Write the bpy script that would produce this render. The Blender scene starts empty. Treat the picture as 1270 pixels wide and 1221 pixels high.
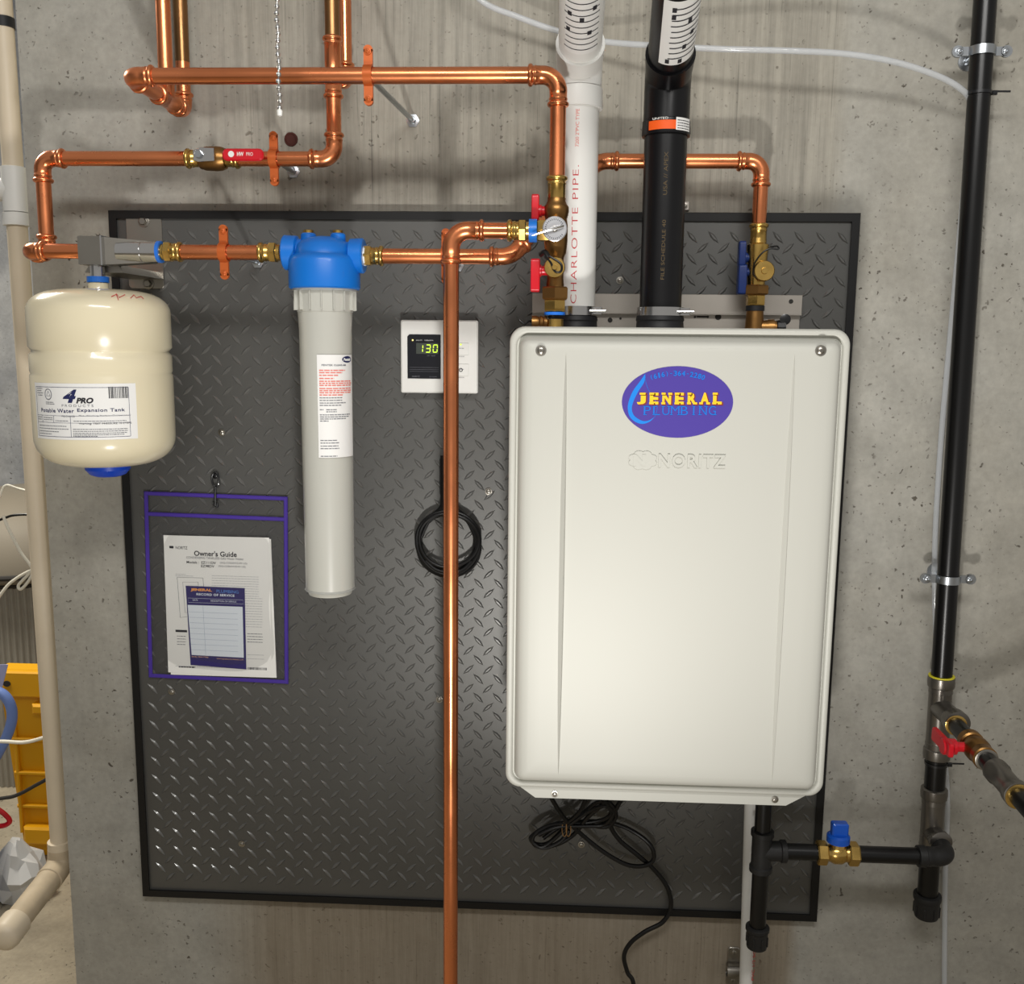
import bpy, bmesh, math, random
from mathutils import Vector as V, Matrix
random.seed(7)
S = bpy.context.scene
C = S.collection
PI = math.pi

# ------------------------------------------------------------------ camera
CAM = V((0.7473, -1.6289, -0.2126)); PITCH, YAW, ROLL = 0.15002, -0.04774, -0.01031; FPX = 1200.0
cp, sp, cy, sy = math.cos(PITCH), math.sin(PITCH), math.cos(YAW), math.sin(YAW)
FW = V((cp*sy, cp*cy, -sp)); r0 = V((cy, -sy, 0)); d0 = FW.cross(r0)
RT = math.cos(ROLL)*r0 + math.sin(ROLL)*d0; DN = -math.sin(ROLL)*r0 + math.cos(ROLL)*d0
cam = bpy.data.objects.new('camera', bpy.data.cameras.new('camera')); C.objects.link(cam)
cam.data.sensor_fit = 'HORIZONTAL'; cam.data.sensor_width = 36; cam.data.lens = FPX/1270*36
cam.data.clip_start = 0.02
mw = Matrix((RT, -DN, -FW)).transposed().to_4x4(); mw.translation = CAM
cam.matrix_world = mw; S.camera = cam

def at(px, py, d):
    """point at depth d in front of the wall plane, from a measurement in the photograph"""
    v = FW + RT*((px-635)/FPX) + DN*((py-610.5)/FPX)
    return CAM + v*((-d-CAM.y)/v.y)

# ------------------------------------------------------------------ light
S.view_settings.view_transform = 'Standard'; S.view_settings.look = 'None'
S.view_settings.exposure = 0.0; S.view_settings.gamma = 1.0; S.view_settings.use_curve_mapping = False
w = bpy.data.worlds.new('room_air'); S.world = w; w.use_nodes = True
w.node_tree.nodes['Background'].inputs[0].default_value = (1.0, 0.96, 0.9, 1)
w.node_tree.nodes['Background'].inputs[1].default_value = 0.34
def lamp(name, kind, loc, target, power, size, color, **kw):
    l = bpy.data.lights.new(name, kind); l.energy = power; l.color = color
    o = bpy.data.objects.new(name, l); C.objects.link(o); o.location = loc
    o.rotation_euler = (V(target)-V(loc)).to_track_quat('-Z', 'Y').to_euler()
    if kind == 'AREA': l.shape = 'RECTANGLE'; l.size, l.size_y = size
    if kind == 'SPOT': l.shadow_soft_size = size; l.spot_size = kw['cone']; l.spot_blend = kw['blend']
    return o
# work lamp on a low stand below the photographer, tilted up at the heater
lamp('work_lamp', 'SPOT', (0.76, -1.36, -1.12), (0.80, 0, 0.76), 64, 0.05, (1, 0.97, 0.93), cone=math.radians(118), blend=1.0)
# ceiling tube light behind the photographer
lamp('ceiling_tube_light', 'AREA', (0.85, -1.75, 0.85), (0.8, 0, -0.35), 20, (1.2, 0.2), (1, 0.98, 0.95))
# unseen fill light added to brighten the storage space beyond the wall end
lamp('storage_fill_light', 'AREA', (-1.1, 0.6, 0.8), (-0.9, 0.9, -1.6), 40, (0.5, 0.5), (1, 0.93, 0.8))

# ------------------------------------------------------------------ materials
def lin(c):
    return tuple(((x/255)/12.92 if x/255 <= .04045 else ((x/255+.055)/1.055)**2.4) for x in c)+(1,)
MATS = {}
def mat(name, rgb, rough=.5, metal=0, var=0, vscale=20, bump=0, bscale=200, trans=0, alpha=1, emit=None, coat=0, rvar=0, ior=1.45):
    m = bpy.data.materials.new(name); m.use_nodes = True; nt = m.node_tree; b = nt.nodes['Principled BSDF']
    b.inputs['Base Color'].default_value = lin(rgb); b.inputs['Roughness'].default_value = rough
    b.inputs['Metallic'].default_value = metal; b.inputs['Transmission Weight'].default_value = trans
    b.inputs['Alpha'].default_value = alpha; b.inputs['Coat Weight'].default_value = coat; b.inputs['IOR'].default_value = ior
    if emit: b.inputs['Emission Color'].default_value = lin(rgb); b.inputs['Emission Strength'].default_value = emit
    if var or bump or rvar:
        tc = nt.nodes.new('ShaderNodeTexCoord')
    if var or rvar:
        n = nt.nodes.new('ShaderNodeTexNoise'); n.inputs['Scale'].default_value = vscale; n.inputs['Detail'].default_value = 5
        nt.links.new(tc.outputs['Object'], n.inputs['Vector'])
    if var:
        mx = nt.nodes.new('ShaderNodeMix'); mx.data_type = 'RGBA'
        c = lin(rgb); mx.inputs[6].default_value = tuple(x*(1-var) for x in c[:3])+(1,); mx.inputs[7].default_value = tuple(min(1, x*(1+var)) for x in c[:3])+(1,)
        nt.links.new(n.outputs['Fac'], mx.inputs[0]); nt.links.new(mx.outputs[2], b.inputs['Base Color'])
    if rvar:
        mr = nt.nodes.new('ShaderNodeMapRange'); mr.inputs[1].default_value = .3; mr.inputs[2].default_value = .7
        mr.inputs[3].default_value = max(.02, rough-rvar); mr.inputs[4].default_value = rough+rvar
        nt.links.new(n.outputs['Fac'], mr.inputs[0]); nt.links.new(mr.outputs[0], b.inputs['Roughness'])
    if bump:
        n2 = nt.nodes.new('ShaderNodeTexNoise'); n2.inputs['Scale'].default_value = bscale; n2.inputs['Detail'].default_value = 3
        nt.links.new(tc.outputs['Object'], n2.inputs['Vector'])
        bp = nt.nodes.new('ShaderNodeBump'); bp.inputs['Strength'].default_value = bump; bp.inputs['Distance'].default_value = .001
        nt.links.new(n2.outputs['Fac'], bp.inputs['Height']); nt.links.new(bp.outputs['Normal'], b.inputs['Normal'])
    MATS[name] = m; return m
copper = mat('copper', (236, 146, 98), .27, 1, .12, 9, rvar=.08)
copper_old = mat('copper_tarnished', (150, 112, 74), .35, 1, .45, 14, rvar=.1)
strapm = mat('strap_copper_paint', (196, 98, 44), .42, .35, .08, 30)
brass = mat('brass', (206, 170, 96), .26, 1, .12, 40, rvar=.06)
bronze = mat('bronze', (150, 112, 66), .38, 1, .15, 60, bump=.15)
chrome = mat('steel_bright', (205, 205, 205), .18, 1)
steel = mat('steel_dull', (160, 156, 148), .34, 1, .1, 30)
zinc = mat('zinc', (185, 190, 195), .3, 1, .08, 50)
alum = mat('aluminium', (225, 226, 230), .28, .9)
iron = mat('black_iron', (9, 9, 10), .30, 0, .25, 30)
malle = mat('malleable_iron', (48, 48, 48), .5, .5, .2, 40, bump=.3, bscale=400)
megap = mat('press_steel', (120, 116, 110), .3, .85, .2, 18, rvar=.06)
blackp = mat('black_plastic', (20, 21, 24), .33, coat=.3)
blackr = mat('black_rubber', (26, 27, 30), .55)
cpvc = mat('black_vent_plastic', (9, 9, 12), .30)
cordm = mat('cord_black', (10, 10, 11), .38)
pvc = mat('white_pvc', (226, 226, 222), .35, 0, .03, 8)
pvc2 = mat('aged_pvc', (214, 200, 176), .45, 0, .1, 14)
pvcd = mat('dirty_pvc', (190, 174, 148), .6, 0, .3, 30)
heat = mat('heater_paint', (190, 190, 182), .5, .05)
heatrim = mat('heater_rim_paint', (176, 174, 164), .36, .25, coat=.15)
bracketm = mat('galvanised_plate', (176, 170, 162), .42, .7, .1, 25)
tankm = mat('tank_cream', (226, 216, 186), .22, 0, coat=.5)
bluep = mat('blue_plastic', (12, 112, 206), .38, 0, coat=.1)
blued = mat('dark_blue_handle', (22, 50, 116), .4)
bluev = mat('valve_blue', (18, 84, 190), .3, coat=.2)
redp = mat('red_vinyl', (200, 16, 34), .35, coat=.2)
sump = mat('sump_grey', (186, 186, 178), .3, 0, .03, 10, coat=.4)
sumpclear = mat('sump_clear_rim', (200, 202, 198), .15, 0, coat=.3, alpha=.55)
white = mat('white_plastic', (232, 232, 228), .4)
paper = mat('paper', (236, 236, 232), .7)
papery = mat('label_paper', (232, 232, 230), .45)
ink = mat('ink', (40, 40, 46), .7)
inkg = mat('ink_grey', (120, 122, 128), .7)
inkn = mat('ink_navy', (30, 36, 84), .6)
inkr = mat('ink_red', (190, 40, 50), .6)
inkpk = mat('ink_pale_red', (226, 130, 120), .7)
purple = mat('sticker_purple', (74, 58, 152), .4)
navy = mat('card_navy', (44, 36, 100), .5)
piping = mat('purple_piping', (70, 48, 150), .45)
yel = mat('sticker_yellow', (250, 200, 40), .45)
maroon = mat('sticker_maroon', (120, 40, 50), .5)
sblue = mat('sticker_blue', (0, 112, 210), .45)
orange = mat('label_orange', (240, 92, 20), .5)
cardblue = mat('card_white', (226, 234, 242), .6)
olive = mat('pipe_print_brown', (84, 68, 40), .6)
tread = mat('tread_black', (108, 108, 106), .32, .35, .12, 60, coat=.5)
panelm = mat('panel_black', (98, 98, 96), .42, .55, .16, 5, bump=.15, bscale=500)
edge = mat('edge_black', (4, 4, 5), .5)
lcd = mat('lcd_glow', (190, 225, 60), .5, emit=1.1)
lcdbg = mat('lcd_screen', (70, 76, 70), .3)
bezel = mat('bezel_navy', (18, 20, 28), .16, coat=.5)
film = mat('vinyl_film', (90, 90, 90), .07, 0, alpha=.14, bump=.6, bscale=22, coat=.5)
tubem = mat('clear_tube', (214, 218, 222), .12, 0, alpha=.5, coat=.4)
yellow = mat('crate_yellow', (232, 170, 14), .45)
whitec = mat('white_cord', (232, 228, 214), .5)
greyb = mat('grey_bin', (124, 117, 104), .6, 0, .1, 4)
darkm = mat('dark_grey', (48, 46, 44), .7)
ribm = mat('ribbed_grey', (150, 146, 136), .7, 0, .15, 30)
paleblue = mat('pale_blue_plastic', (110, 136, 200), .45)
lilac = mat('lilac_card', (168, 172, 214), .6)
bagw = mat('bag_white', (205, 206, 206), .4, 0, .05, 20)
navyc = mat('navy_cloth', (30, 44, 84), .8)
ringm = mat('blue_ring', (34, 110, 210), .4)
yring = mat('yellow_ring', (220, 210, 50), .5)
gloss_d = mat('droplet_blue', (20, 130, 225), .4)
tan = mat('tan_tie', (150, 112, 66), .7)
rust = mat('rust', (70, 30, 22), .8)

def concrete(name, base, warm, formboard):
    m = bpy.data.materials.new(name); m.use_nodes = True; nt = m.node_tree; N = nt.nodes; L = nt.links
    b = N['Principled BSDF']; b.inputs['Roughness'].default_value = .88
    tc = N.new('ShaderNodeTexCoord')
    def noise(scale, detail=6, sc=None, rough=.6):
        n = N.new('ShaderNodeTexNoise'); n.inputs['Scale'].default_value = scale; n.inputs['Detail'].default_value = detail; n.inputs['Roughness'].default_value = rough
        if sc:
            mp = N.new('ShaderNodeMapping'); mp.inputs['Scale'].default_value = sc; L.new(tc.outputs['Object'], mp.inputs[0]); L.new(mp.outputs[0], n.inputs[0])
        else: L.new(tc.outputs['Object'], n.inputs[0])
        return n.outputs['Fac']
    def ramp(fac, stops):
        r = N.new('ShaderNodeValToRGB'); e = r.color_ramp.elements
        e[0].position, e[0].color = stops[0]; e[1].position, e[1].color = stops[1]
        for p_, c_ in stops[2:]: x = e.new(p_); x.color = c_
        L.new(fac, r.inputs[0]); return r.outputs[0]
    def mixc(f, a, c, mode='MIX'):
        x = N.new('ShaderNodeMix'); x.data_type = 'RGBA'; x.blend_type = mode
        for k, vv in ((0, f), (6, a), (7, c)):
            if hasattr(vv, 'links') or hasattr(vv, 'is_linked'): L.new(vv, x.inputs[k])
            else: x.inputs[k].default_value = vv
        return x.outputs[2]
    def g(x): return (x, x, x, 1)
    col = mixc(ramp(noise(2.2), [(.35, g(0)), (.65, g(1))]), lin(base), lin(warm))
    col = mixc(1.0, col, ramp(noise(14, 8), [(.3, g(.82)), (.7, g(1.08))]), 'MULTIPLY')
    col = mixc(1.0, col, ramp(noise(90, 4), [(.3, g(.9)), (.7, g(1.06))]), 'MULTIPLY')
    # pits: small dark air holes, denser in patches
    def pits(scale, r1, dens):
        vo = N.new('ShaderNodeTexVoronoi'); vo.inputs['Scale'].default_value = scale; vo.inputs['Randomness'].default_value = 1
        nz = N.new('ShaderNodeTexNoise'); nz.inputs['Scale'].default_value = scale*1.3; L.new(tc.outputs['Object'], nz.inputs[0])
        vm = N.new('ShaderNodeVectorMath'); vm.operation = 'MULTIPLY_ADD'; vm.inputs[1].default_value = (.018*70/scale,)*3
        L.new(nz.outputs['Color'], vm.inputs[0]); L.new(tc.outputs['Object'], vm.inputs[2]); L.new(vm.outputs[0], vo.inputs['Vector'])
        dist = ramp(vo.outputs['Distance'], [(r1*.5, g(1)), (r1, g(0))])
        sepc = N.new('ShaderNodeSeparateColor'); L.new(vo.outputs['Color'], sepc.inputs[0])
        pick = ramp(sepc.outputs[0], [(dens, g(1)), (dens+.01, g(0))])
        return mixc(1.0, dist, pick, 'MULTIPLY')
    patch = ramp(noise(5, 3), [(.42, g(.12)), (.62, g(1))])
    pt = mixc(1.0, pits(80, .21, .5), patch, 'MULTIPLY')
    ptb = pits(170, .2, .18)
    pt2 = pits(28, .11, .14)
    hole = mixc(1.0, mixc(1.0, pt, pt2, 'ADD'), mixc(.5, ptb, g(0)), 'ADD')
    height = mixc(1.0, g(1), hole, 'SUBTRACT')
    col = mixc(hole, col, lin((92, 86, 76)))
    if formboard:
        sx = N.new('ShaderNodeSeparateXYZ'); L.new(tc.outputs['Object'], sx.inputs[0])
        grain = noise(9, 8, (9, 9, .35), .7)
        gr = ramp(grain, [(.36, g(.76)), (.6, g(1.06))])
        lines = ramp(noise(30, 5, (7, 7, .12), .6), [(.30, g(.62)), (.40, g(1))])
        vv = N.new('ShaderNodeTexNoise'); vv.inputs['Scale'].default_value = 3; L.new(tc.outputs['Object'], vv.inputs[0])
        ad = N.new('ShaderNodeMath'); ad.operation = 'MULTIPLY_ADD'; ad.inputs[1].default_value = .05; L.new(vv.outputs['Fac'], ad.inputs[0]); L.new(sx.outputs[0], ad.inputs[2])
        mrk = ramp(ad.outputs[0], [(.0, g(0)), (.16, g(0))])
        r = N.new('ShaderNodeMapRange'); r.inputs[1].default_value = .12; r.inputs[2].default_value = .26; L.new(ad.outputs[0], r.inputs[0])
        r2 = N.new('ShaderNodeMapRange'); r2.inputs[1].default_value = 1.20; r2.inputs[2].default_value = 1.225; r2.inputs[3].default_value = 1; r2.inputs[4].default_value = 0; L.new(ad.outputs[0], r2.inputs[0])
        mm = N.new('ShaderNodeMath'); mm.operation = 'MULTIPLY'; L.new(r.outputs[0], mm.inputs[0]); L.new(r2.outputs[0], mm.inputs[1])
        brd = mixc(1.0, mixc(1.0, mixc(.5, col, lin((156, 150, 136))), gr, 'MULTIPLY'), lines, 'MULTIPLY')
        col = mixc(mm.outputs[0], col, brd)
        # formboard area blends to brown towards the bottom of the wall
        rz = N.new('ShaderNodeMapRange'); rz.inputs[1].default_value = -.95; rz.inputs[2].default_value = -1.2; L.new(sx.outputs[2], rz.inputs[0])
        m3 = N.new('ShaderNodeMath'); m3.operation = 'MULTIPLY'; L.new(rz.outputs[0], m3.inputs[0]); L.new(mm.outputs[0], m3.inputs[1])
        m4 = N.new('ShaderNodeMath'); m4.operation = 'MULTIPLY'; m4.inputs[1].default_value = .45; L.new(m3.outputs[0], m4.inputs[0])
        col = mixc(m4.outputs[0], col, lin((128, 108, 80)))
    L.new(col, b.inputs['Base Color'])
    bp = N.new('ShaderNodeBump'); bp.inputs['Strength'].default_value = .7; bp.inputs['Distance'].default_value = .003
    L.new(height, bp.inputs['Height']); 
    bp2 = N.new('ShaderNodeBump'); bp2.inputs['Strength'].default_value = .35; bp2.inputs['Distance'].default_value = .002
    L.new(noise(60, 6), bp2.inputs['Height']); L.new(bp.outputs['Normal'], bp2.inputs['Normal']); L.new(bp2.outputs['Normal'], b.inputs['Normal'])
    return m
wallc = concrete('concrete_wall', (172, 170, 162), (160, 156, 145), True)
floorc = concrete('concrete_floor', (176, 166, 146), (160, 150, 130), False)
farc = concrete('painted_wall', (138, 142, 150), (196, 198, 200), False)

# ------------------------------------------------------------------ mesh helpers
X, Y, Z = V((1, 0, 0)), V((0, 1, 0)), V((0, 0, 1))
FR = (X, Z, -Y)      # frame facing the viewer: right, up, out of the wall
ORI = {}
def perp(a):
    a = a.normalized(); h = Z if abs(a.z) < .9 else X
    u = a.cross(h).normalized(); return a, u, a.cross(u).normalized()
class MB:
    def __init__(s): s.v = []; s.f = []
    def add(s, vs, fs):
        n = len(s.v); s.v += [tuple(x) for x in vs]; s.f += [tuple(i+n for i in f) for f in fs]; return s
    def lathe(s, p0, axis, prof, seg=24, phase=0, cap=True):
        a, u, w_ = perp(V(axis)); p0 = V(p0); vs, fs, rings = [], [], []
        for t, r in prof:
            c = p0 + a*t
            if r < 1e-6: vs.append(c); rings.append([len(vs)-1])
            else:
                rings.append(list(range(len(vs), len(vs)+seg)))
                for k in range(seg):
                    th = 2*PI*k/seg+phase; vs.append(c+(u*math.cos(th)+w_*math.sin(th))*r)
        for A, B in zip(rings, rings[1:]):
            if len(A) == 1 and len(B) == 1: continue
            for k in range(seg):
                k2 = (k+1) % seg
                if len(A) == 1: fs.append((A[0], B[k], B[k2]))
                elif len(B) == 1: fs.append((A[k], B[0], A[k2]))
                else: fs.append((A[k], B[k], B[k2], A[k2]))
        if cap:
            for R in (rings[0], rings[-1]):
                if len(R) > 1: fs.append(tuple(R))
        return s.add(vs, fs)
    def cyl(s, p0, p1, r, seg=24, ch=0):
        d = V(p1)-V(p0); L = d.length
        pr = [(0, r-ch), (ch, r), (L-ch, r), (L, r-ch)] if ch else [(0, r), (L, r)]
        return s.lathe(p0, d, pr, seg)
    def tube(s, pts, r, seg=14, cap=True, closed=False):
        pts = [V(p) for p in pts]; n = len(pts); rs = r if isinstance(r, list) else [r]*n
        tans = []
        for i in range(n):
            a = pts[i-1] if (i > 0 or closed) else pts[i]; b = pts[(i+1) % n] if (i < n-1 or closed) else pts[i]
            d = (b-a); tans.append(d.normalized() if d.length > 1e-9 else (tans[-1] if tans else X))
        _, u, _w = perp(tans[0]); vs, fs = [], []
        for i in range(n):
            t = tans[i]; u = (u-t*u.dot(t)); u = u.normalized() if u.length > 1e-6 else perp(t)[1]; w_ = t.cross(u)
            for k in range(seg):
                th = 2*PI*k/seg; vs.append(pts[i]+(u*math.cos(th)+w_*math.sin(th))*rs[i])
        for i in range(n if closed else n-1):
            j = (i+1) % n
            for k in range(seg):
                k2 = (k+1) % seg; fs.append((i*seg+k, j*seg+k, j*seg+k2, i*seg+k2))
        if cap and not closed: fs.append(tuple(range(seg))); fs.append(tuple(range((n-1)*seg, n*seg)))
        return s.add(vs, fs)
    def prism(s, outline, t0, t1, O, fr=FR, ch=0, holes=None):
        U, W_, N_ = fr; O = V(O); n = len(outline)
        cx = (max(p[0] for p in outline)+min(p[0] for p in outline))/2; cz = (max(p[1] for p in outline)+min(p[1] for p in outline))/2
        hx = max(1e-5, (max(p[0] for p in outline)-min(p[0] for p in outline))/2); hz = max(1e-5, (max(p[1] for p in outline)-min(p[1] for p in outline))/2)
        def ring(i_, t): 
            kx, kz = max(.05, 1-i_/hx), max(.05, 1-i_/hz)
            return [O+U*(cx+(p[0]-cx)*kx)+W_*(cz+(p[1]-cz)*kz)+N_*t for p in outline]
        rs = [ring(ch, t0), ring(0, t0+ch), ring(0, t1-ch), ring(ch, t1)] if ch else [ring(0, t0), ring(0, t1)]
        vs = sum(rs, []); fs = [tuple(range(n))[::-1], tuple(range((len(rs)-1)*n, len(rs)*n))]
        for a in range(len(rs)-1):
            for k in range(n):
                k2 = (k+1) % n; fs.append((a*n+k, a*n+k2, (a+1)*n+k2, (a+1)*n+k))
        return s.add(vs, fs)
    def box(s, c, size, ch=.0008, fr=(X, Z, -Y)):
        sx_, sz_, sn = size; return s.prism([(-sx_/2, -sz_/2), (sx_/2, -sz_/2), (sx_/2, sz_/2), (-sx_/2, sz_/2)], -sn/2, sn/2, c, fr, ch)
    def loft(s, rings, cap0=True, cap1=True):
        n = len(rings[0]); vs = sum([list(r) for r in rings], []); fs = []
        for a in range(len(rings)-1):
            for k in range(n):
                k2 = (k+1) % n; fs.append((a*n+k, a*n+k2, (a+1)*n+k2, (a+1)*n+k))
        if cap0: fs.append(tuple(range(n)))
        if cap1: fs.append(tuple(range((len(rings)-1)*n, len(rings)*n)))
        return s.add(vs, fs)
    def build(s, name, m, parent=None, label=None, sharp=35, flip=True, org=None):
        if parent is not None: o0 = ORI[parent]
        elif org is not None: o0 = V(org)
        else:
            xs, ys, zs = zip(*s.v); o0 = V(((min(xs)+max(xs))/2, (min(ys)+max(ys))/2, min(zs)))
        me = bpy.data.meshes.new(name); me.from_pydata([(V(p)-o0)[:] for p in s.v], [], s.f)
        if flip:
            bm = bmesh.new(); bm.from_mesh(me); bmesh.ops.recalc_face_normals(bm, faces=bm.faces); bm.to_mesh(me); bm.free()
        for p in me.polygons: p.use_smooth = True
        me.set_sharp_from_angle(angle=math.radians(sharp))
        me.materials.append(m)
        o = bpy.data.objects.new(name, me); C.objects.link(o); ORI[o] = o0
        if parent is None: o.location = o0
        else: o.parent = parent
        if label: o['label'] = label
        return o
def thing(name, label, cat, loc, group=None):
    o = bpy.data.objects.new(name, None); o.empty_display_size = .02; C.objects.link(o); o.location = loc; ORI[o] = V(loc)
    o['label'] = label; o['category'] = cat
    if group: o['group'] = group
    return o
def tag(o, label, cat, group=None):
    o['label'] = label; o['category'] = cat
    if group: o['group'] = group
    return o
def struct(o): o['kind'] = 'structure'; return o
def rrect(w_, h, r, n=5):
    out = []
    for cx, cz, a0 in ((w_/2-r, h/2-r, 0), (-w_/2+r, h/2-r, 90), (-w_/2+r, -h/2+r, 180), (w_/2-r, -h/2+r, 270)):
        for k in range(n+1):
            a = math.radians(a0+90*k/n); out.append((cx+r*math.cos(a), cz+r*math.sin(a)))
    return out
def ell(w_, h, n=40): return [(w_/2*math.cos(2*PI*k/n), h/2*math.sin(2*PI*k/n)) for k in range(n)]
def frame(O, right, up):
    U = (V(right)-V(O)).normalized(); W_ = (V(up)-V(O)); W_ = (W_-U*W_.dot(U)).normalized(); return (U, W_, U.cross(W_))
def catmull(pts, n=8, closed=False):
    pts = [V(p) for p in pts]; out = []; m_ = len(pts)
    for i in range(m_ if closed else m_-1):
        p0 = pts[i-1] if (i > 0 or closed) else pts[0]; p1 = pts[i]; p2 = pts[(i+1) % m_]; p3 = pts[(i+2) % m_] if (i+2 < m_ or closed) else pts[-1]
        for k in range(n):
            t = k/n; out.append(.5*((2*p1)+(p2-p0)*t+(2*p0-5*p1+4*p2-p3)*t*t+(3*p1-p0-3*p2+p3)*t**3))
    if not closed: out.append(pts[-1])
    return out
def wrap(cx, cyd, r, ang=0):
    """map flat (x, z, out) on a vertical cylinder about (cx, -cyd)"""
    def f(x, z, t, z0=0):
        a = ang+x/r; return V((cx+(r+t)*math.sin(a), -cyd-(r+t)*math.cos(a), z))
    return f
FONTDG = [None]
def text(parent, name, s, m, O, w_, h, fr=FR, ext=.0003, bold=0, shear=0, fn=None, rot=0, label=None, space=1, res=3, bevel=0):
    cu = bpy.data.curves.new('t', 'FONT'); cu.body = s; cu.size = 1; cu.extrude = 1 if ext > .00035 else 0
    cu.offset = bold; cu.shear = shear; cu.resolution_u = res; cu.space_character = space
    to = bpy.data.objects.new('t', cu); C.objects.link(to)
    dg = bpy.context.evaluated_depsgraph_get(); me0 = bpy.data.meshes.new_from_object(to.evaluated_get(dg))
    bpy.data.objects.remove(to); vs = [v.co.copy() for v in me0.vertices]; fs = [tuple(p.vertices) for p in me0.polygons]
    x0, x1 = min(v.x for v in vs), max(v.x for v in vs); y0, y1 = min(v.y for v in vs), max(v.y for v in vs)
    mb = MB(); out = []
    for v in vs:
        x = ((v.x-x0)/(x1-x0)-.5)*w_; z = ((v.y-y0)/(y1-y0)-.5)*h; t = (v.z+1)/2*ext if cu.extrude else ext
        if rot == 90: x, z = -z, x
        elif rot: c_, s_ = math.cos(rot), math.sin(rot); x, z = x*c_-z*s_, x*s_+z*c_
        out.append(fn(x+O[0], z+O[1], t+(O[2] if len(O) > 2 else 0)) if fn else V(O)+fr[0]*x+fr[1]*z+fr[2]*t)
    mb.add(out, fs); o = mb.build(name, m, parent, label, flip=False, sharp=20)
    bpy.data.meshes.remove(me0); bpy.data.curves.remove(cu); return o
def strips(parent, name, m, rows, O=None, fr=FR, fn=None, t=.0003, broken=True, label=None):
    """small print: rows of (x0, x1, z, height)"""
    mb = MB()
    for x0, x1, z, h in rows:
        x = x0
        while x < x1-1e-6:
            wd = min(x1-x, random.uniform(1.5, 5)*h if broken else max((x1-x0), 1e-4)/ (4 if fn else 1))
            q = [(x, z-h/2), (x+wd, z-h/2), (x+wd, z+h/2), (x, z+h/2)]
            vs = [fn(a, b, t) for a, b in q] if fn else [V(O)+fr[0]*a+fr[1]*b+fr[2]*t for a, b in q]
            mb.add(vs, [(0, 1, 2, 3)]); x += wd+(h*.6 if broken else 0)
    o = mb.build(name, m, parent, label, flip=False); o['kind'] = 'stuff'; return o
def patch(parent, name, m, fn, x0, x1, z0, z1, t=.0002, nx=16, nz=2, label=None, th=None):
    mb = MB(); vs = []; fs = []
    for j in range(nz+1):
        for i in range(nx+1): vs.append(fn(x0+(x1-x0)*i/nx, z0+(z1-z0)*j/nz, t))
    for j in range(nz):
        for i in range(nx): a = j*(nx+1)+i; fs.append((a, a+1, a+nx+2, a+nx+1))
    return mb.add(vs, fs).build(name, m, parent, label, flip=False)
def hexbolt(mb, c, axis, r=.006, h=.005, washer=True):
    a = V(axis).normalized(); c = V(c)
    if washer: mb.lathe(c, a, [(0, r*1.5), (.0012, r*1.5), (.0014, r*1.4)], 20)
    mb.lathe(c+a*.0012, a, [(0, r), (h*.8, r), (h, r*.85)], 6)
def screw(parent, c, r=.0045, m=None, name='screw', axis=(0, -1, 0), label=None):
    mb = MB(); a = V(axis).normalized(); _, u, w_ = perp(a); c = V(c)
    mb.lathe(c, a, [(0, r*1.45), (.001, r*1.45), (.0012, r)], 18)
    mb.lathe(c+a*.001, a, [(0, r), (r*.4, r*.92), (r*.62, r*.55), (r*.62, r*.3), (r*.3, r*.28)], 18)
    return mb.build(name, m or zinc, parent, label)

# pipe fittings -------------------------------------------------
BEAD = [(0, .0126), (.0008, .0139), (.0022, .0149), (.0046, .0151), (.006, .0139), (.0072, .0124), (.0088, .0124), (.0096, .0130), (.0112, .0130), (.012, .0123)]
RP = .0111
def pipe(parent, a, b, r=RP, m=None, name='pipe', label=None, seg=24):
    return MB().cyl(a, b, r, seg).build(name, m or copper, parent, label)
def arc_path(Cn, da, db, R, n=10):
    """corner fillet from arm da to arm db (unit vectors pointing away from the corner)"""
    ang = da.angle(db); t = R/math.tan(ang/2); cen = Cn+(da+db).normalized()*(R/math.sin(ang/2))
    p0, p1 = Cn+da*t, Cn+db*t; out = []
    v0, v1 = p0-cen, p1-cen; full = v0.angle(v1); ax = v0.cross(v1).normalized()
    for k in range(n+1): out.append(cen+Matrix.Rotation(full*k/n, 3, ax) @ v0)
    return out, t
def elbow(parent, Cn, da, db, m=None, R=.017, arm=.036, k=1.0, name='elbow', bead=BEAD):
    Cn, da, db = V(Cn), V(da).normalized(), V(db).normalized()
    arc, t = arc_path(Cn, da, db, R*k); arm = max(arm*k, t+.0125*k); rb = .0124*k
    pts = [Cn+da*(arm-x*k) for x, _ in bead]; rs = [r*k for _, r in bead]
    if R > 0: pts += arc; rs += [rb]*len(arc)
    pts += [Cn+db*(arm-x*k) for x, _ in reversed(bead)]; rs += [r*k for _, r in reversed(bead)]
    return MB().tube(pts, rs, 24).build(name, m or copper, parent, sharp=50)
def tee(parent, Cn, axis, branch, m=None, half=.036, blen=.034, k=1.0, name='tee', bead=BEAD):
    Cn, a, b = V(Cn), V(axis).normalized(), V(branch).normalized(); mb = MB()
    pr = [(x*k, r*k) for x, r in bead]; L = 2*half*k
    mb.lathe(Cn-a*half*k, a, pr+[(L-x, r) for x, r in reversed(pr)], 24)
    mb.lathe(Cn, b, [(0, .0124*k)]+[(blen*k-x, r) for x, r in reversed(pr)], 24)
    return mb.build(name, m or copper, parent, sharp=50)
def coupling(parent, p, axis, L, m=None, name='coupling', k=1.0, bead=BEAD, one=False):
    pr = [(x*k, r*k) for x, r in bead]
    full = pr+([(L, .0124*k)] if one else [(L-x, r) for x, r in reversed(pr)])
    return MB().lathe(p, axis, full, 24).build(name, m or copper, parent, sharp=50)
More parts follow.
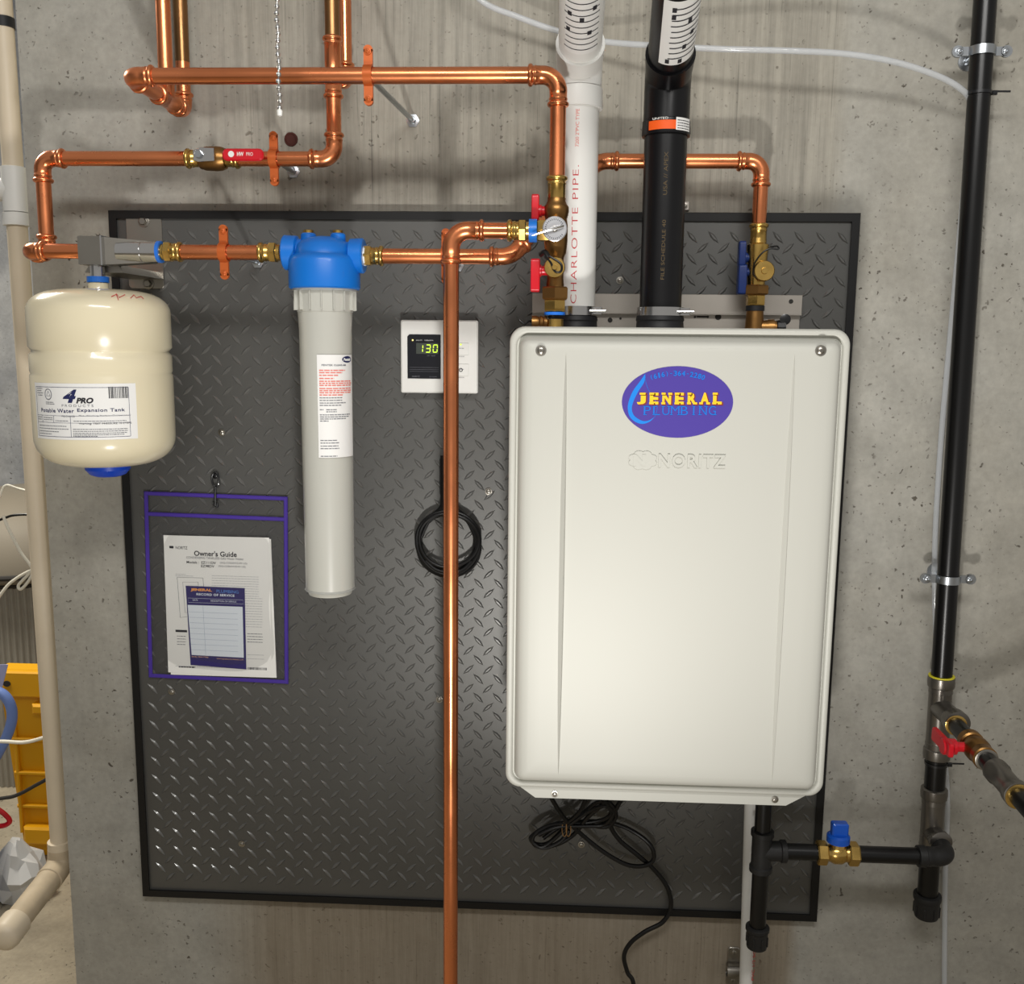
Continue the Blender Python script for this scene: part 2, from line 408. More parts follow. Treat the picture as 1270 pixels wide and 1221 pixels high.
def hexnut(parent, p, axis, L, r, m, name='hex_nut', label=None, phase=0):
    return MB().lathe(p, axis, [(0, r*.9), (L*.12, r), (L*.88, r), (L, r*.9)], 6, phase).build(name, m, parent, label)

# ================================================================== SETTING
FZ = -1.62
struct(MB().prism([(-.1455, -1.75), (-.1455, .9)]+[(3.0, .9), (3.0, -1.75)], -.2, 0, (0, 0, 0), FR).build('wall_back', wallc, org=(0, 0, 0)))
struct(MB().box((.5, 0, FZ-.05), (9, .1, 9), 0).build('floor', floorc))
struct(MB().box((-1.0, 2.6, -.2), (6, 3.4, .1), 0).build('wall_far', farc))
struct(MB().box((-2.6, -.5, -.2), (.1, 3.4, 6.4), 0).build('wall_left', farc))

# ================================================================== DIAMOND PLATE BOARD
W = 1.2192
bd = thing('backing_board', 'large square black diamond plate board screwed to the concrete wall', 'board', (W/2, 0, -W))
MB().prism([(0, 0), (W, 0), (W, W), (0, W)], .0006, .012, (0, 0, -W)).build('panel', panelm, bd)
tr = MB(); sp = .0342
o1 = at(507, 563.4, .013); phx, phz = o1.x % sp, o1.z % sp
def lozenge(cx, cz, ang, a=.0135, b=.0034, h=.0019):
    c_, s_ = math.cos(ang), math.sin(ang); D = .012
    base = [(-a, 0), (-a*.3, -b), (a*.3, -b), (a, 0), (a*.3, b), (-a*.3, b)]; top = [(-a*.62, 0), (-a*.2, -b*.35), (a*.2, -b*.35), (a*.62, 0), (a*.2, b*.35), (-a*.2, b*.35)]
    vs = [(cx+p*c_-q*s_, -D+.0001, cz+p*s_+q*c_) for p, q in base]+[(cx+p*c_-q*s_, -D-h, cz+p*s_+q*c_) for p, q in top]
    tr.add(vs, [(i, (i+1) % 6, 6+(i+1) % 6, 6+i) for i in range(6)]+[(6, 7, 8, 9, 10, 11)])
for i in range(-1, 38):
    for j in range(-38, 2):
        for (ox, oz, an) in ((0, 0, math.radians(43)), (sp/2, sp/2, math.radians(-47))):
            cx, cz = phx+i*sp+ox, phz+j*sp+oz
            if .022 < cx < W-.022 and -W+.022 < cz < -.022: lozenge(cx, cz, an)
t_ = tr.build('tread_pattern', tread, bd, sharp=20); t_['kind'] = 'stuff'
for ang_ in range(4):
    U_ = (X, Z, -X, -Z)[ang_]; V_ = (Z, -X, -Z, X)[ang_]; O_ = V((W/2, 0, -W/2)); hw_ = W/2+.002; i_ = hw_-.0125
    q = [(-hw_, -hw_), (hw_, -hw_), (i_, -i_), (-i_, -i_)]
    MB().loft([[O_+U_*a*k_+V_*b*k_-Y*t for a, b in q] for t, k_ in ((.0006, 1), (.0155, 1), (.017, .9985))]).build('edge_trim', edge, bd)
for px, py in ((769, 348), (275, 537), (545, 868), (721, 1048), (935, 1033), (213, 858), (300, 1047), (606, 610)):
    p = at(px, py, .0125); p.y = -.0125; screw(bd, p, .0042, steel)

# ================================================================== WATER HEATER
HX0, HX1, HZ1, HZ0 = .6765, 1.1465, -.1855, -.8675
HC = V(((HX0+HX1)/2, 0, (HZ0+HZ1)/2)); HW, HH = HX1-HX0, HZ1-HZ0
wh = thing('water_heater', 'large warm white wall-hung tankless water heater with purple oval sticker', 'water heater', (HC.x, 0, HZ0))
MB().prism(rrect(HW-.008, HH-.006, .012), .036, .252, HC, FR, .002).build('case', heatrim, wh)
def hring(inset, d, rad):
    r = max(.004, rad-inset*.6); return [HC+X*a+Z*b-Y*d for a, b in rrect(HW-2*inset, HH-2*inset, r, 8)]
prof = [(.003, .244), (0, .248), (0, .258), (.0012, .2612), (.004, .2625), (.008, .2622), (.0098, .2606), (.0105, .2570), (.0125, .2568), (.0133, .259), (.0145, .2655), (.0168, .2716), (.0205, .2758), (.026, .2782), (.034, .2795), (.05, .280)]
cov = MB().loft([hring(i, d, .022) for i, d in prof]).build('front_cover', heat, wh, sharp=50)
YF = .280
# pressed creases: long slim wedge ridges
for xa, side in ((at(702, 437, .28).x, 1), (at(984, 437, .28).x+.002, -1)):
    mb = MB(); z1, z0 = at(700, 437, .28).z, at(700, 962, .28).z; vs = []; fs = []; n = 40
    for k in range(n+1):
        t = k/n; z = z1+(z0-z1)*t; hw = .0042*math.sin(PI*t)**.55; hh = .0052*math.sin(PI*t)**.55
        vs += [(xa+hw*.9, -YF+.0004, z), (xa+hw*.45, -YF-hh, z), (xa-hw*1.1, -YF+.0004, z)]
    for k in range(n):
        a = 3*k; fs += [(a, a+1, a+4, a+3), (a+1, a+2, a+5, a+4)]
    mb.add(vs, fs).build('crease', heat, wh, sharp=25)
for px in (671, 1018):
    p = at(px, 435, YF); p.y = -YF+.0005; screw(wh, p, .0052, steel)
zl = HZ0+.006
MB().add([(HX0+.028, -.21, zl), (HX1-.02, -.21, zl), (HX1-.045, -.21, zl-.031), (HX0+.062, -.21, zl-.031), (HX0+.012, -.256, zl), (HX1-.012, -.256, zl), (HX1-.052, -.256, zl-.024), (HX0+.045, -.256, zl-.024)],
         [(0, 1, 2, 3), (4, 5, 6, 7), (0, 1, 5, 4), (1, 2, 6, 5), (2, 3, 7, 6), (3, 0, 4, 7)]).build('bottom_flange', heat, wh, sharp=30)
for px, py in ((688, 985), (961, 992)):
    p = at(px, py, .2565); p.y = -.2565; screw(wh, p, .0036, steel)
# oval sticker
sc = at(840, 499, YF); sc.y = -YF
def on(p, t): return V((p.x, -YF-t, p.z))
stk = MB().prism(ell(.1525, .0985, 64), .0001, .0006, sc).build('oval_sticker', purple, wh, 'purple oval sticker')
def stext(s, px, py, wpx, hpx, m, bold=0, t=.0007, shear=0, nm='lettering', **k):
    p = at(px, py, YF); kx = 1/908
    return text(stk, nm, s, m, (p.x, -YF-t, p.z), wpx*kx, hpx*kx, bold=bold, ext=.0003, shear=shear, **k)
SER = {'J': ([(.3, .95)], []), 'E': ([(-.04, .5)], [(-.04, .5)]), 'N': ([(-.1, .35), (.65, 1.1)], [(-.1, .35)]), 'R': ([(-.04, .4)], [(-.06, .38), (.75, 1.08)]), 'A': ([], [(-.1, .3), (.68, 1.1)]), 'L': ([(-.06, .5)], [(-.06, .4)]),
       'P': ([(-.06, .4)], [(-.06, .42)]), 'U': ([(-.1, .35), (.68, 1.08)], []), 'M': ([(-.1, .2), (.8, 1.1)], [(-.1, .22), (.78, 1.1)]), 'B': ([(-.06, .3)], [(-.06, .3)]), 'I': ([(-.5, 1.5)], [(-.5, 1.5)]), 'G': ([], [(.6, 1.1)])}
def serif(word, x0, x1, py, wpx, hpx, m_, bold, t, bar, widths={}):
    n_ = len(word); kx = 1/908
    for k, ch in enumerate(word):
        w_ = widths.get(ch, wpx); cx_ = x0+(x1-x0)*(k+.5)/n_; p = at(cx_, py, YF)
        text(stk, 'letter', ch, m_, (p.x, -YF-t, p.z), w_*kx, hpx*kx, bold=bold, ext=.0002)
        mb = MB()
        for rows_, sgn in ((SER[ch][0], 1), (SER[ch][1], -1)):
            for a, b in rows_: mb.box((p.x+((a+b)/2-.5)*w_*kx, -YF-t-.0001, p.z+sgn*(hpx/2-bar/2)*kx), ((b-a)*w_*kx, .0002, bar*kx), 0, (X, Z, -Y)) if False else mb.add([(p.x+(u-.5)*w_*kx, -YF-t-.0005, p.z+sgn*(hpx/2)*kx-sgn*v*bar*kx) for u, v in ((a, 0), (b, 0), (b, 1), (a, 1))], [(0, 1, 2, 3)])
        if mb.v: mb.build('letter_serif', m_, stk, flip=False)
serif('JENERAL', 789, 899, 495.4, 12, 15.5, maroon, .06, .0007, 3)
serif('JENERAL', 787.5, 897.5, 494.4, 11, 14.6, yel, .05, .0010, 2.6)
serif('PLUMBING', 797, 889, 509.3, 8.8, 11.5, sblue, -.005, .0009, 1.1, {'I': 1.6, 'M': 10.5, 'N': 9.5})
# the curved phone number along the upper rim
ph = '(616)-364-2280'
for k, ch in enumerate(ph):
    a = (k-6.5)/6.5*.53; cx_ = 840+ 62*math.sin(a)*1.02; cy_ = 499-39*math.cos(a)*(.96)+1.5
    p = at(cx_, cy_, YF)
    if ch == '-': text(stk, 'numeral', ch, sblue, (p.x, -YF-.0009, p.z), .0025, .0012, rot=-a*.55)
    else: text(stk, 'numeral', ch, sblue, (p.x, -YF-.0009, p.z), .0022 if ch in '1()' else .0046, .0074, rot=-a*.55, bold=.03)
# droplet swoosh
outer = [(800, 464), (793, 474), (785, 485), (780, 497), (778.5, 507), (781, 517), (788, 523.5), (797, 526), (806, 523), (812, 517)]
inner = [(800, 464), (799, 474), (792, 485), (786, 497), (783.5, 507), (786, 515), (792, 520), (799, 522.5), (806, 521), (812, 517)]
oc = catmull([at(a, b, YF) for a, b in outer], 4); ic = catmull([at(a, b, YF) for a, b in inner], 4)
vs = [V((p.x, -YF-.0008, p.z)) for p in oc]+[V((p.x, -YF-.0008, p.z)) for p in ic]; n = len(oc)
MB().add(vs, [(k, k+1, n+k+1, n+k) for k in range(n-1)]).build('water_drop', gloss_d, stk, 'blue water drop outline', flip=False)
dl = catmull([on(at(a, b, YF), .0009) for a, b in ((800, 464), (801, 475), (805, 485), (812, 496), (815, 506), (812, 517))], 4)
MB().tube(dl, .0003, 6).build('water_drop', gloss_d, stk)
# embossed maker's mark: scalloped cloud, N, and the word
p = at(797, 571, YF); cl = []
for k in range(72):
    a = 2*PI*k/72; r = .95+.17*abs(math.sin(a*4)); cl.append((.0185*math.cos(a)*r, .0125*math.sin(a)*r))
eo = MB().prism(cl, -.0002, .0014, (p.x, -YF, p.z), FR, .0005).build('embossed_mark', heat, wh, 'embossed cloud mark and lettering in the cover colour')
text(eo, 'embossed_letter', 'N', heat, (at(793, 570, YF).x, -YF-.0006, p.z), .0175, .0165, bold=.06, ext=.0016)
text(wh, 'embossed_lettering', 'NORITZ', heat, (at(858, 571, YF).x, -YF+.0002, at(858, 572, YF).z), .0925, .0185, bold=.022, ext=.0024, space=1.12)
# mounting plate behind
bx0, bx1 = at(660, 380, .03).x, at(995, 380, .03).x; bz1 = at(830, 365, .03).z
mp = MB(); mp.box(((bx0+bx1)/2, -.028, bz1-.0155), (bx1-bx0, .031, .002), .0005); mp.box(((bx0+bx1)/2, -.0225, bz1-.031), (bx1-bx0, .0015, .013), 0); mp.box(((bx0+bx1)/2, -.017, bz1-.055), (bx1-bx0, .048, .002), .0005)
mpo = mp.build('mounting_plate', bracketm, wh, 'bare galvanised mounting plate', sharp=30)
for px, py, r in ((682, 393, .0035), (757, 397, .004), (770, 395, .002), (863, 393, .002), (892, 393, .005), (879, 393, .002), (981, 374, .0035)):
    p = at(px, py, .029); yy = -.0295 if py < 380 else -.0185; MB().lathe((p.x, yy, p.z), (0, -1, 0), [(0, r), (.0004, r)], 16).build('hole', darkm, mpo)
p = at(871, 393, .019); MB().box((p.x, -.0185, p.z), (.018, .0028, .0006), 0).build('slot', darkm, mpo)
# vent collars on top of the heater
XP, DP = .768, .145; XB, DB = .8915, .19
def collar(x, d, r, m_, zt, zc):
    MB().lathe((x, -d, HZ1-.004), (0, 0, 1), [(0, r*1.22), (.003, r*1.22), (.006, r*1.14), (.014, r*1.12), (.016, r*1.16), (.022, r*1.12), (zt, r*1.08), (zt+.001, r)], 40).build('vent_collar', blackr, wh, 'black rubber vent collar')
    cl_ = MB().lathe((x, -d, HZ1+zc), (0, 0, 1), [(0, r*1.05), (0, r*1.12), (.013, r*1.12), (.013, r*1.05)], 40, cap=False); cl_.box((x+r*1.1, -d-r*.55, HZ1+zc+.0065), (.014, .011, .012), .001)
    cl_.cyl((x+r*1.1-.012, -d-r*.55-.007, HZ1+zc+.0065), (x+r*1.1+.012, -d-r*.55-.007, HZ1+zc+.0065), .0025, 10)
    cl_.build('hose_clamp', chrome, wh, 'bright steel band clamp')
collar(XP, DP, .0302, blackr, .022, .019)
collar(XB, DB, .0302, blackr, .020, .017)

# ================================================================== VENT PIPES
def vent(name, label, x, d, m_, zc0, zc1, zbend, rs, tail, ax):
    t = thing(name, label, 'pipe', (x, -d, HZ1))
    r = .0302
    MB().cyl((x, -d, HZ1+.020), (x, -d, zc0+.005), r, 40).build('pipe', m_, t)
    MB().lathe((x, -d, zc0), (0, 0, 1), [(0, r), (0, rs+.001), (.003, rs+.0016), (zc1-zc0-.002, rs+.0008), (zc1-zc0, r)], 40).build('coupling', m_, t, sharp=30)
    ax = V(ax).normalized(); fr_ = (-Z+ax*ax.z).normalized(); Cn = V((x, -d, zbend))
    arc, tt = arc_path(Cn, -Z, ax, .030, 12)
    pts = [V((x, -d, zc1-.001))]+arc+[Cn+ax*.046, Cn+ax*.0461]; rr = [rs*.985]*(len(arc)+1)+[rs*1.03, rs*1.03]; pts[-2:] = [Cn+ax*.056, Cn+ax*.0561]
    MB().tube(pts, rr, 40).build('elbow', m_, t, sharp=40)
    MB().cyl(Cn+ax*.040, Cn+ax*(.056+tail), r, 40).build('pipe', m_, t)
    base = Cn+ax*.056
    def fn(a_, z_, t_): a_ /= (r+t_); return base+ax*z_+(ax.cross(fr_)*math.sin(a_)+fr_*math.cos(a_))*(r+t_)
    return t, fn
zc0, zc1 = at(720, 136, .145).z, at(720, 109, .145).z
vp, vfn = vent('white_vent_pipe', 'thick white plastic vent pipe rising from heater with red lettering', XP, DP, pvc, zc0, zc1, at(713, 82, .2).z+.012, .0335, .75, (0, -1, .34))
wr = wrap(XP, DP, .0302)
lab = patch(vp, 'label', papery, vfn, -.024, .024, .020, .18, nx=14)
def ringprint(parent, fn, rows, m_, t=.0006, nm='print_line'):
    mb = MB()
    for x0, x1, z, h in rows:
        n_ = 12; vs = []
        for k in range(n_+1): xx = x0+(x1-x0)*k/n_; vs += [fn(xx, z-h/2, t), fn(xx, z+h/2, t)]
        mb.add(vs, [(2*k, 2*k+2, 2*k+3, 2*k+1) for k in range(n_)])
    o = mb.build(nm, m_, parent, flip=False); o['kind'] = 'stuff'; return o
rows = []
for k in range(9):
    z = .030+k*.0115; rows.append((-.0255+.0012*(k % 3), .0255-.001*(k % 2), z, .0016))
for xx, z in ((-.022, .068), (.008, .064), (-.003, .092), (-.02, .10), (.014, .11)): rows.append((xx, xx+.006, z, .008))
ringprint(vp, vfn, rows, ink)
# red print up the pipe
xa = -.0300
ang = math.asin(max(-.95, -.019/.0302))
wrA = wrap(XP, DP, .0302, -.09)
z1_, z0_ = at(712, 205, .175).z, at(712, 368, .175).z
text(vp, 'lettering', 'CHARLOTTE PIPE.', inkr, (0, (z1_+z0_)/2-.005), z1_-z0_+.01, .0085, fn=wrA, rot=90, bold=-.012, ext=.0003, space=1.15, label='red print up the pipe')
z1_, z0_ = at(714, 135, .175).z, at(714, 182, .175).z
text(vp, 'lettering', "7200 2\"PVC TYPE", inkpk, (.001, (z1_+z0_)/2), z1_-z0_, .0052, fn=wrA, rot=90, ext=.0003, label='small faded red print up the pipe')

zc0, zc1 = at(822, 170, .19).z, at(822, 150, .19).z
vb, bfn = vent('black_vent_pipe', 'thick black plastic vent pipe with orange band label rising from heater', XB, DB, cpvc, zc0, zc1, at(825, 94, .245).z+.010, .0328, .70, (-.05, -1, .36))
wb = wrap(XB, DB, .0338)
o_ = patch(vb, 'band_label', orange, wb, -.029, .010, zc0+.004, zc0+.016, t=.0010, label='orange band label')
wl = patch(vb, 'band_label', papery, wb, .010, .036, zc0+.003, zc1-.002, t=.0010, label='white corner of the band label')
strips(wl, 'fine_print', ink, [(.012, .034, zc0+.0055+.0035*k, .001) for k in range(4)], fn=wb, t=.0014)
text(vb, 'lettering', 'UNITED', white, (-.012, zc1-.0035), .022, .0028, fn=wb, ext=.0012)
wb2 = wrap(XB, DB, .0302, -.12)
text(vb, 'lettering', 'USA // APEX', olive, (.002, at(822, 215, .22).z), .058, .0055, fn=wb2, rot=90, ext=.0003, label='faint brown print up the pipe')
text(vb, 'lettering', 'FILE SCHEDULE 40', olive, (.002, at(822, 310, .22).z), .082, .0050, fn=wb2, rot=90, ext=.0003, label='faint brown print up the pipe')
bl = patch(vb, 'label', papery, bfn, -.018, .040, .018, .14, nx=16, label='white label with black lines')
rows = [(-.006+.0006*(k % 3), .038-.002*(k % 2), .032+k*.0105, .0017) for k in range(10)]
for xx, z in ((-.009, .026), (.008, .025), (.012, .052), (.022, .074), (-.006, .112), (-.006, .125), (.016, .100)): rows.append((xx, xx+.0055, z, .008))
ringprint(bl, bfn, rows, ink, .0008)

# ================================================================== COPPER: HOT RUN
TOP = .75
zh = at(400, 94, .2).z; dh = .2; xh = at(691, 200, .23).x
hot = thing('copper_pipe_run', 'upper long bright copper run bending down to the red valves', 'pipe', (xh, -dh, at(691, 225, dh).z), 'copper pipe runs')
CL_, CR_ = V((at(160, 95, .23).x, -.23, zh)), V((xh, -.23, zh))
CL_.z = CR_.z = at(400, 94, .23).z; dh2 = .23
elbow(hot, CL_, X, Y); elbow(hot, CR_, -X, -Z, R=.022, arm=.042)
pipe(hot, CL_+X*.03, CR_-X*.036)
xtee = CL_.x; ztee = CL_.z
tee(hot, (xtee, -.098, ztee), Y, Z); elbow(hot, (xtee, -.028, ztee), -Y, Z, R=.014, arm=.028)
pipe(hot, (xtee, -.20, ztee), (xtee, -.13, ztee)); pipe(hot, (xtee, -.070, ztee), (xtee, -.045, ztee))
pipe(hot, (xtee, -.098, ztee+.03), (xtee, -.098, TOP))
pipe(hot, (xtee, -.028, ztee+.02), (xtee, -.028, ztee+.075)); pipe(hot, (xtee, -.028, ztee+.074), (xtee, -.028, TOP), m=copper_old, label='tarnished older copper length', r=.0112)
zv = at(691, 226, .23).z
pipe(hot, (xh, -.23, CR_.z-.03), (xh, -.23, zv-.004))
DH = .23
# ------------- COPPER: COLD SUPPLY RUN
dc = .12
cs = thing('copper_pipe_run', 'middle copper run with the red lever valve, ending at expansion tank', 'pipe', (.40, -dc, .06), 'copper pipe runs')
xv = at(414, 150, dc).x; zr = at(260, 197, dc).z; xL = at(54, 230, dc).x
tz = at(415, 84, dc).z
tee(cs, (xv, -dc, tz), Z, Y, half=.044); elbow(cs, (xv, -.036, tz), -Y, Z, R=.014, arm=.03)
pipe(cs, (xv, -dc+.03, tz), (xv, -.06, tz)); pipe(cs, (xv, -.036, tz+.02), (xv, -.036, TOP)); pipe(cs, (xv, -dc, tz+.04), (xv, -dc, TOP), m=copper_old, label='tarnished older copper length')
elbow(cs, (xv, -dc, zr), Z, -X, R=.02, arm=.038); pipe(cs, (xv, -dc, zr+.03), (xv, -dc, tz-.04))
xva, xvb = at(231, 197, dc).x, at(297, 197, dc).x
pipe(cs, (xv-.03, -dc, zr), (xvb-.004, -dc, zr)); pipe(cs, (xva+.004, -dc, zr), (xL+.03, -dc, zr))
elbow(cs, (xL, -dc, zr), X, -Z, R=.018, arm=.036)
DL = .175; zlow = at(262, 313, DL).z
pipe(cs, (xL, -dc, zr-.03), (xL, -dc, zlow+.03))
elbow(cs, (xL, -dc, zlow), Z, -Y, R=.014, arm=.030); elbow(cs, (xL, -DL-.002, zlow), Y, X, R=.014, arm=.028)
pipe(cs, (xL+.02, -DL-.002, zlow), (at(110, 307, DL).x, -DL-.002, zlow))
# ball valve with red lever
bv = thing('ball_valve', 'brass ball valve with red vinyl lever on the middle copper run', 'valve', (xva, -dc, zr))
Lv = xvb-xva
coupling(bv, (xva, -dc, zr), X, .022, brass, 'press_end', one=True); coupling(bv, (xvb, -dc, zr), -X, .022, brass, 'press_end', one=True)
MB().lathe((xva+.020, -dc, zr), X, [(0, .0125), (.003, .0155), (.006, .0158), (.010, .0175), (Lv/2-.014, .0182), (Lv/2-.006, .0175), (Lv/2, .015), (Lv-.042, .0135)], 28).build('valve_body', bronze, bv)
lvz = zr+.001; xs = at(256, 197, dc).x
MB().lathe((xs, -dc, lvz), -Y, [(0, .009), (.024, .009), (.026, .007)], 20).build('stem', brass, bv)
MB().prism([(-.010, -.0085), (-.003, -.0105), (.022, -.0095), (.022, .0095), (.002, .0105), (-.010, .006)], .026, .0285, (xs, -dc, lvz), FR, .0005).build('lever_plate', chrome, bv)
hexnut(bv, (xs-.001, -dc-.0285, lvz), -Y, .005, .0062, zinc, 'lever_nut')
rx = at(302, 198, .15).x
lv = MB().prism(rrect(.062, .0175, .007), .0235, .0315, (rx-.001, -dc, lvz-.0005), FR, .002).build('lever_grip', redp, bv, 'red vinyl lever grip')
text(lv, 'lettering', 'HW', white, (rx-.004, -dc-.0317, lvz), .010, .006, bold=.03); text(lv, 'lettering', 'PRO', white, (rx+.010, -dc-.0317, lvz), .010, .005)
MB().lathe((rx-.018, -dc-.0316, lvz), -Y, [(0, .0045), (.0003, .0045), (.0003, .003)], 20).build('logo', white, lv)

# ------------- expansion tank tee and bracket
eb = thing('tank_bracket', 'stainless tank bracket with square sleeve screwed to board above cream tank', 'bracket', at(180, 312, .012))
pl = at(180, 313, .014); pl.y = -.012
MB().prism(rrect(.060, .118, .006), 0, .003, pl, FR, .0006).build('wall_plate', steel, eb)
for px, py in ((178, 275), (184, 352)):
    q = at(px, py, .016); mb = MB(); hexbolt(mb, (q.x, -.015, q.z), -Y, .0062, .006); mb.build('hex_bolt', steel, eb)
xs0, xs1 = at(95, 307, .20).x, at(123, 307, .20).x; xe = at(198, 311, .17).x
def sq(x, d0_, d1_, hz): return [V((x, -d1_, zlow-hz)), V((x, -d0_, zlow-hz)), V((x, -d0_, zlow+hz)), V((x, -d1_, zlow+hz))]
MB().loft([sq(xs0, .155, .197, .0205), sq(xs1, .155, .197, .0205)]).build('square_sleeve', steel, eb)
MB().loft([sq(xs1, .150, .1975, .0215), sq(xs1+.0025, .150, .1975, .0215)]).build('sleeve_rim', chrome, eb)
MB().loft([sq(xs1+.0025, .155, .188, .020), sq(xe-.012, .150, .176, .0155)]).build('tapered_sleeve', steel, eb)
MB().lathe((xs1+.018, -DL, zlow), X, [(0, .0155), (xe-xs1-.042, .0155), (xe-xs1-.042, .0145), (xe-xs1-.040, .0145), (xe-xs1-.040, .0155), (xe-xs1-.018, .0155)], 28).build('tee_barrel', chrome, eb)
MB().prism([(-.03, 0), (.03, 0), (.022, .012), (-.022, .012)], 0, .15, (pl.x, -.015, zlow-.030), (X, Z, -Y)).build('support_arm', steel, eb)
MB().lathe((xe, -DL, zlow), X, [(0, .0160), (.0052, .0160)], 28).build('blue_ring', ringm, eb, 'blue ring')
# brass fittings + run to the filter
r3 = thing('copper_pipe_run', 'short copper run between expansion tank bracket and blue filter head', 'pipe', (at(270, 313, DL).x, -DL, zlow), 'copper pipe runs')
def brassend(parent, xa_, xb_, d, z, flip=False, m=brass):
    a_, b_ = (xb_, xa_) if flip else (xa_, xb_); L = abs(b_-a_); ax = X if b_ > a_ else -X
    coupling(parent, (a_, -d, z), ax, L*.55, m, 'brass_adapter', one=True); hexnut(parent, (a_+ax.x*L*.5, -d, z), ax, L*.34, .0155, m); MB().cyl((a_+ax.x*L*.8, -d, z), (b_, -d, z), .0120).build('thread', m, parent)
brassend(r3, at(226, 312, DL).x, xe+.005, DL, zlow)
FX, FD = at(402, 357, DL).x+.001, DL
brassend(r3, at(321, 313, DL).x, at(348, 313, DL).x, DL, zlow)
pipe(r3, (at(223, 312, DL).x, -DL, zlow), (at(324, 312, DL).x, -DL, zlow))
# ------------- from the filter to the cold valve on the right
r4 = thing('copper_pipe_run', 'copper run from blue filter head passing behind the vents to blue valves', 'pipe', (at(530, 318, DL).x, -DL, zlow), 'copper pipe runs')
z4 = at(530, 318, DL).z
brassend(r4, at(476, 317, DL).x, at(447, 317, DL).x, DL, z4)
K1 = V((at(634, 319, DL).x, -DL, z4)); DR = .068; K2 = V((at(742, 201, DR).x, -DR, at(850, 200, DR).z)); K3 = V((at(945, 200, DR).x, -DR, K2.z))
dg_ = (K2-K1).normalized()
elbow(r4, K1, -X, dg_, R=.03, arm=.032); elbow(r4, K2, -dg_, X, R=.03, arm=.032); elbow(r4, K3, -X, -Z, R=.02, arm=.038)
pipe(r4, (at(473, 318, DL).x, -DL, z4), K1-X*.024); pipe(r4, K1+dg_*.024, K2-dg_*.024); pipe(r4, K2+X*.024, K3-X*.03)
zcv = at(945, 284, DR).z; pipe(r4, K3-Z*.03, V((K3.x, -DR, zcv-.004)))
# ------------- relief outlet and long drop
DD = .25
r5 = thing('copper_pipe_run', 'tall copper drop pipe standing in front of the board beside the heater', 'pipe', (at(553, 1000, DD).x, -DD, FZ+.05), 'copper pipe runs')
zo = at(610, 286, DD).z; xd = (at(562, 400, DD).x+at(553, 1100, DD).x)/2+.0022
elbow(r5, (xd, -DD, zo), X, -Z, R=.024, arm=.046)
pipe(r5, (xd, -DD, zo-.036), (xd, -DD, FZ+.06))
xo1 = at(657, 286, DD).x
pipe(r5, (xd+.036, -DD, zo), (at(634, 286, DD).x, -DD, zo)); brassend(r5, at(629, 286, DD).x, xo1, DD, zo)

# ================================================================== HOT ISOLATION VALVE
def zz(py, d=DH, px=690): return at(px, py, d).z
def lathe_px(parent, name, m_, x, d, rows, seg=28, label=None, px=690):
    base = zz(rows[0][0], d, px); return MB().lathe((x, -d, base), Z, [(zz(py, d, px)-base, r) for py, r in rows], seg).build(name, m_, parent, label)
def t_handle(parent, hub, bar_c, bar_h, m_, bar_w=.0105, bar_t=.018):
    """lever handle whose stem points left out of the valve body"""
    hb = V(hub); mb = MB(); L = hb.x-bar_c[0]
    mb.lathe(hb, -X, [(0, .0065), (L*.5, .0068), (L*.55, .0085), (L, .0085)], 18)
    mb.prism(rrect(bar_t, bar_h, .004), -bar_w/2, bar_w/2, (bar_c[0], hb.y, bar_c[1]), (-Y, Z, X), .0012)
    return mb.build('lever', m_, parent)
hv = thing('isolation_valve', 'brass hot side isolation valve with two red handles above the heater', 'valve', (xh, -DH, HZ1), 'isolation valves')
hv['group'] = 'isolation valves on the heater'
coupling(hv, (xh, -DH, zv+.008), -Z, .034, brass, 'press_end', one=True)
lathe_px(hv, 'upper_body', bronze, xh, DH, [(272, .015), (268, .0165), (262, .0178), (257, .0175), (254, .0150), (250, .0130), (246, .0128)])
lathe_px(hv, 'valve_body', bronze, xh, DH, [(359, .013), (345, .0118), (320, .0118), (314, .0150), (300, .0165), (280, .0165), (271, .015)])
hexnut(hv, (xh, -DH, zz(372)), Z, zz(356)-zz(372), .0205, bronze, 'union_nut'); hexnut(hv, (xh, -DH, zz(387)), Z, zz(371)-zz(387), .0165, brass)
MB().lathe((xh, -DH, zz(391)), Z, [(0, .015), (.004, .015)], 28).build('blue_ring', ringm, hv, 'blue sealing ring')
MB().lathe((xh, -DH, HZ1-.003), Z, [(0, .013), (.008, .0128), (.014, .0128)], 24).build('nipple', brass, hv)
MB().lathe((xh-.010, -DH-.002, HZ1+.006), -X, [(0, .009), (.004, .010), (.006, .0085), (.010, .010), (.012, .0085), (.016, .0098), (.022, .0098), (.022, .006)], 24).build('filter_plug', bronze, hv)
MB().tube([(xh-.028, -DH, HZ1+.006), (xh-.036, -DH-.004, HZ1+.008), (xh-.042, -DH-.002, HZ1+.003), (xh-.050, -DH, HZ1+.009)], .0018, 8).build('tether', cordm, hv)
t_handle(hv, (xh-.010, -DH, zz(262)), (at(664, 258, DH).x, zz(258)), .036, redp); t_handle(hv, (xh-.010, -DH, zz(336)), (at(664, 342, DH).x, zz(342)), .046, redp, .013)
MB().lathe((at(688, 333, DH).x, -DH-.008, zz(334)), -Y, [(0, .009), (.012, .0095), (.013, .0142), (.024, .0146), (.026, .0135), (.026, .004), (.030, .0035), (.030, 0)], 28).build('drain_cap', brass, hv)
cc = V((at(690, 333, .25).x, -.262, at(690, 332, .25).z))
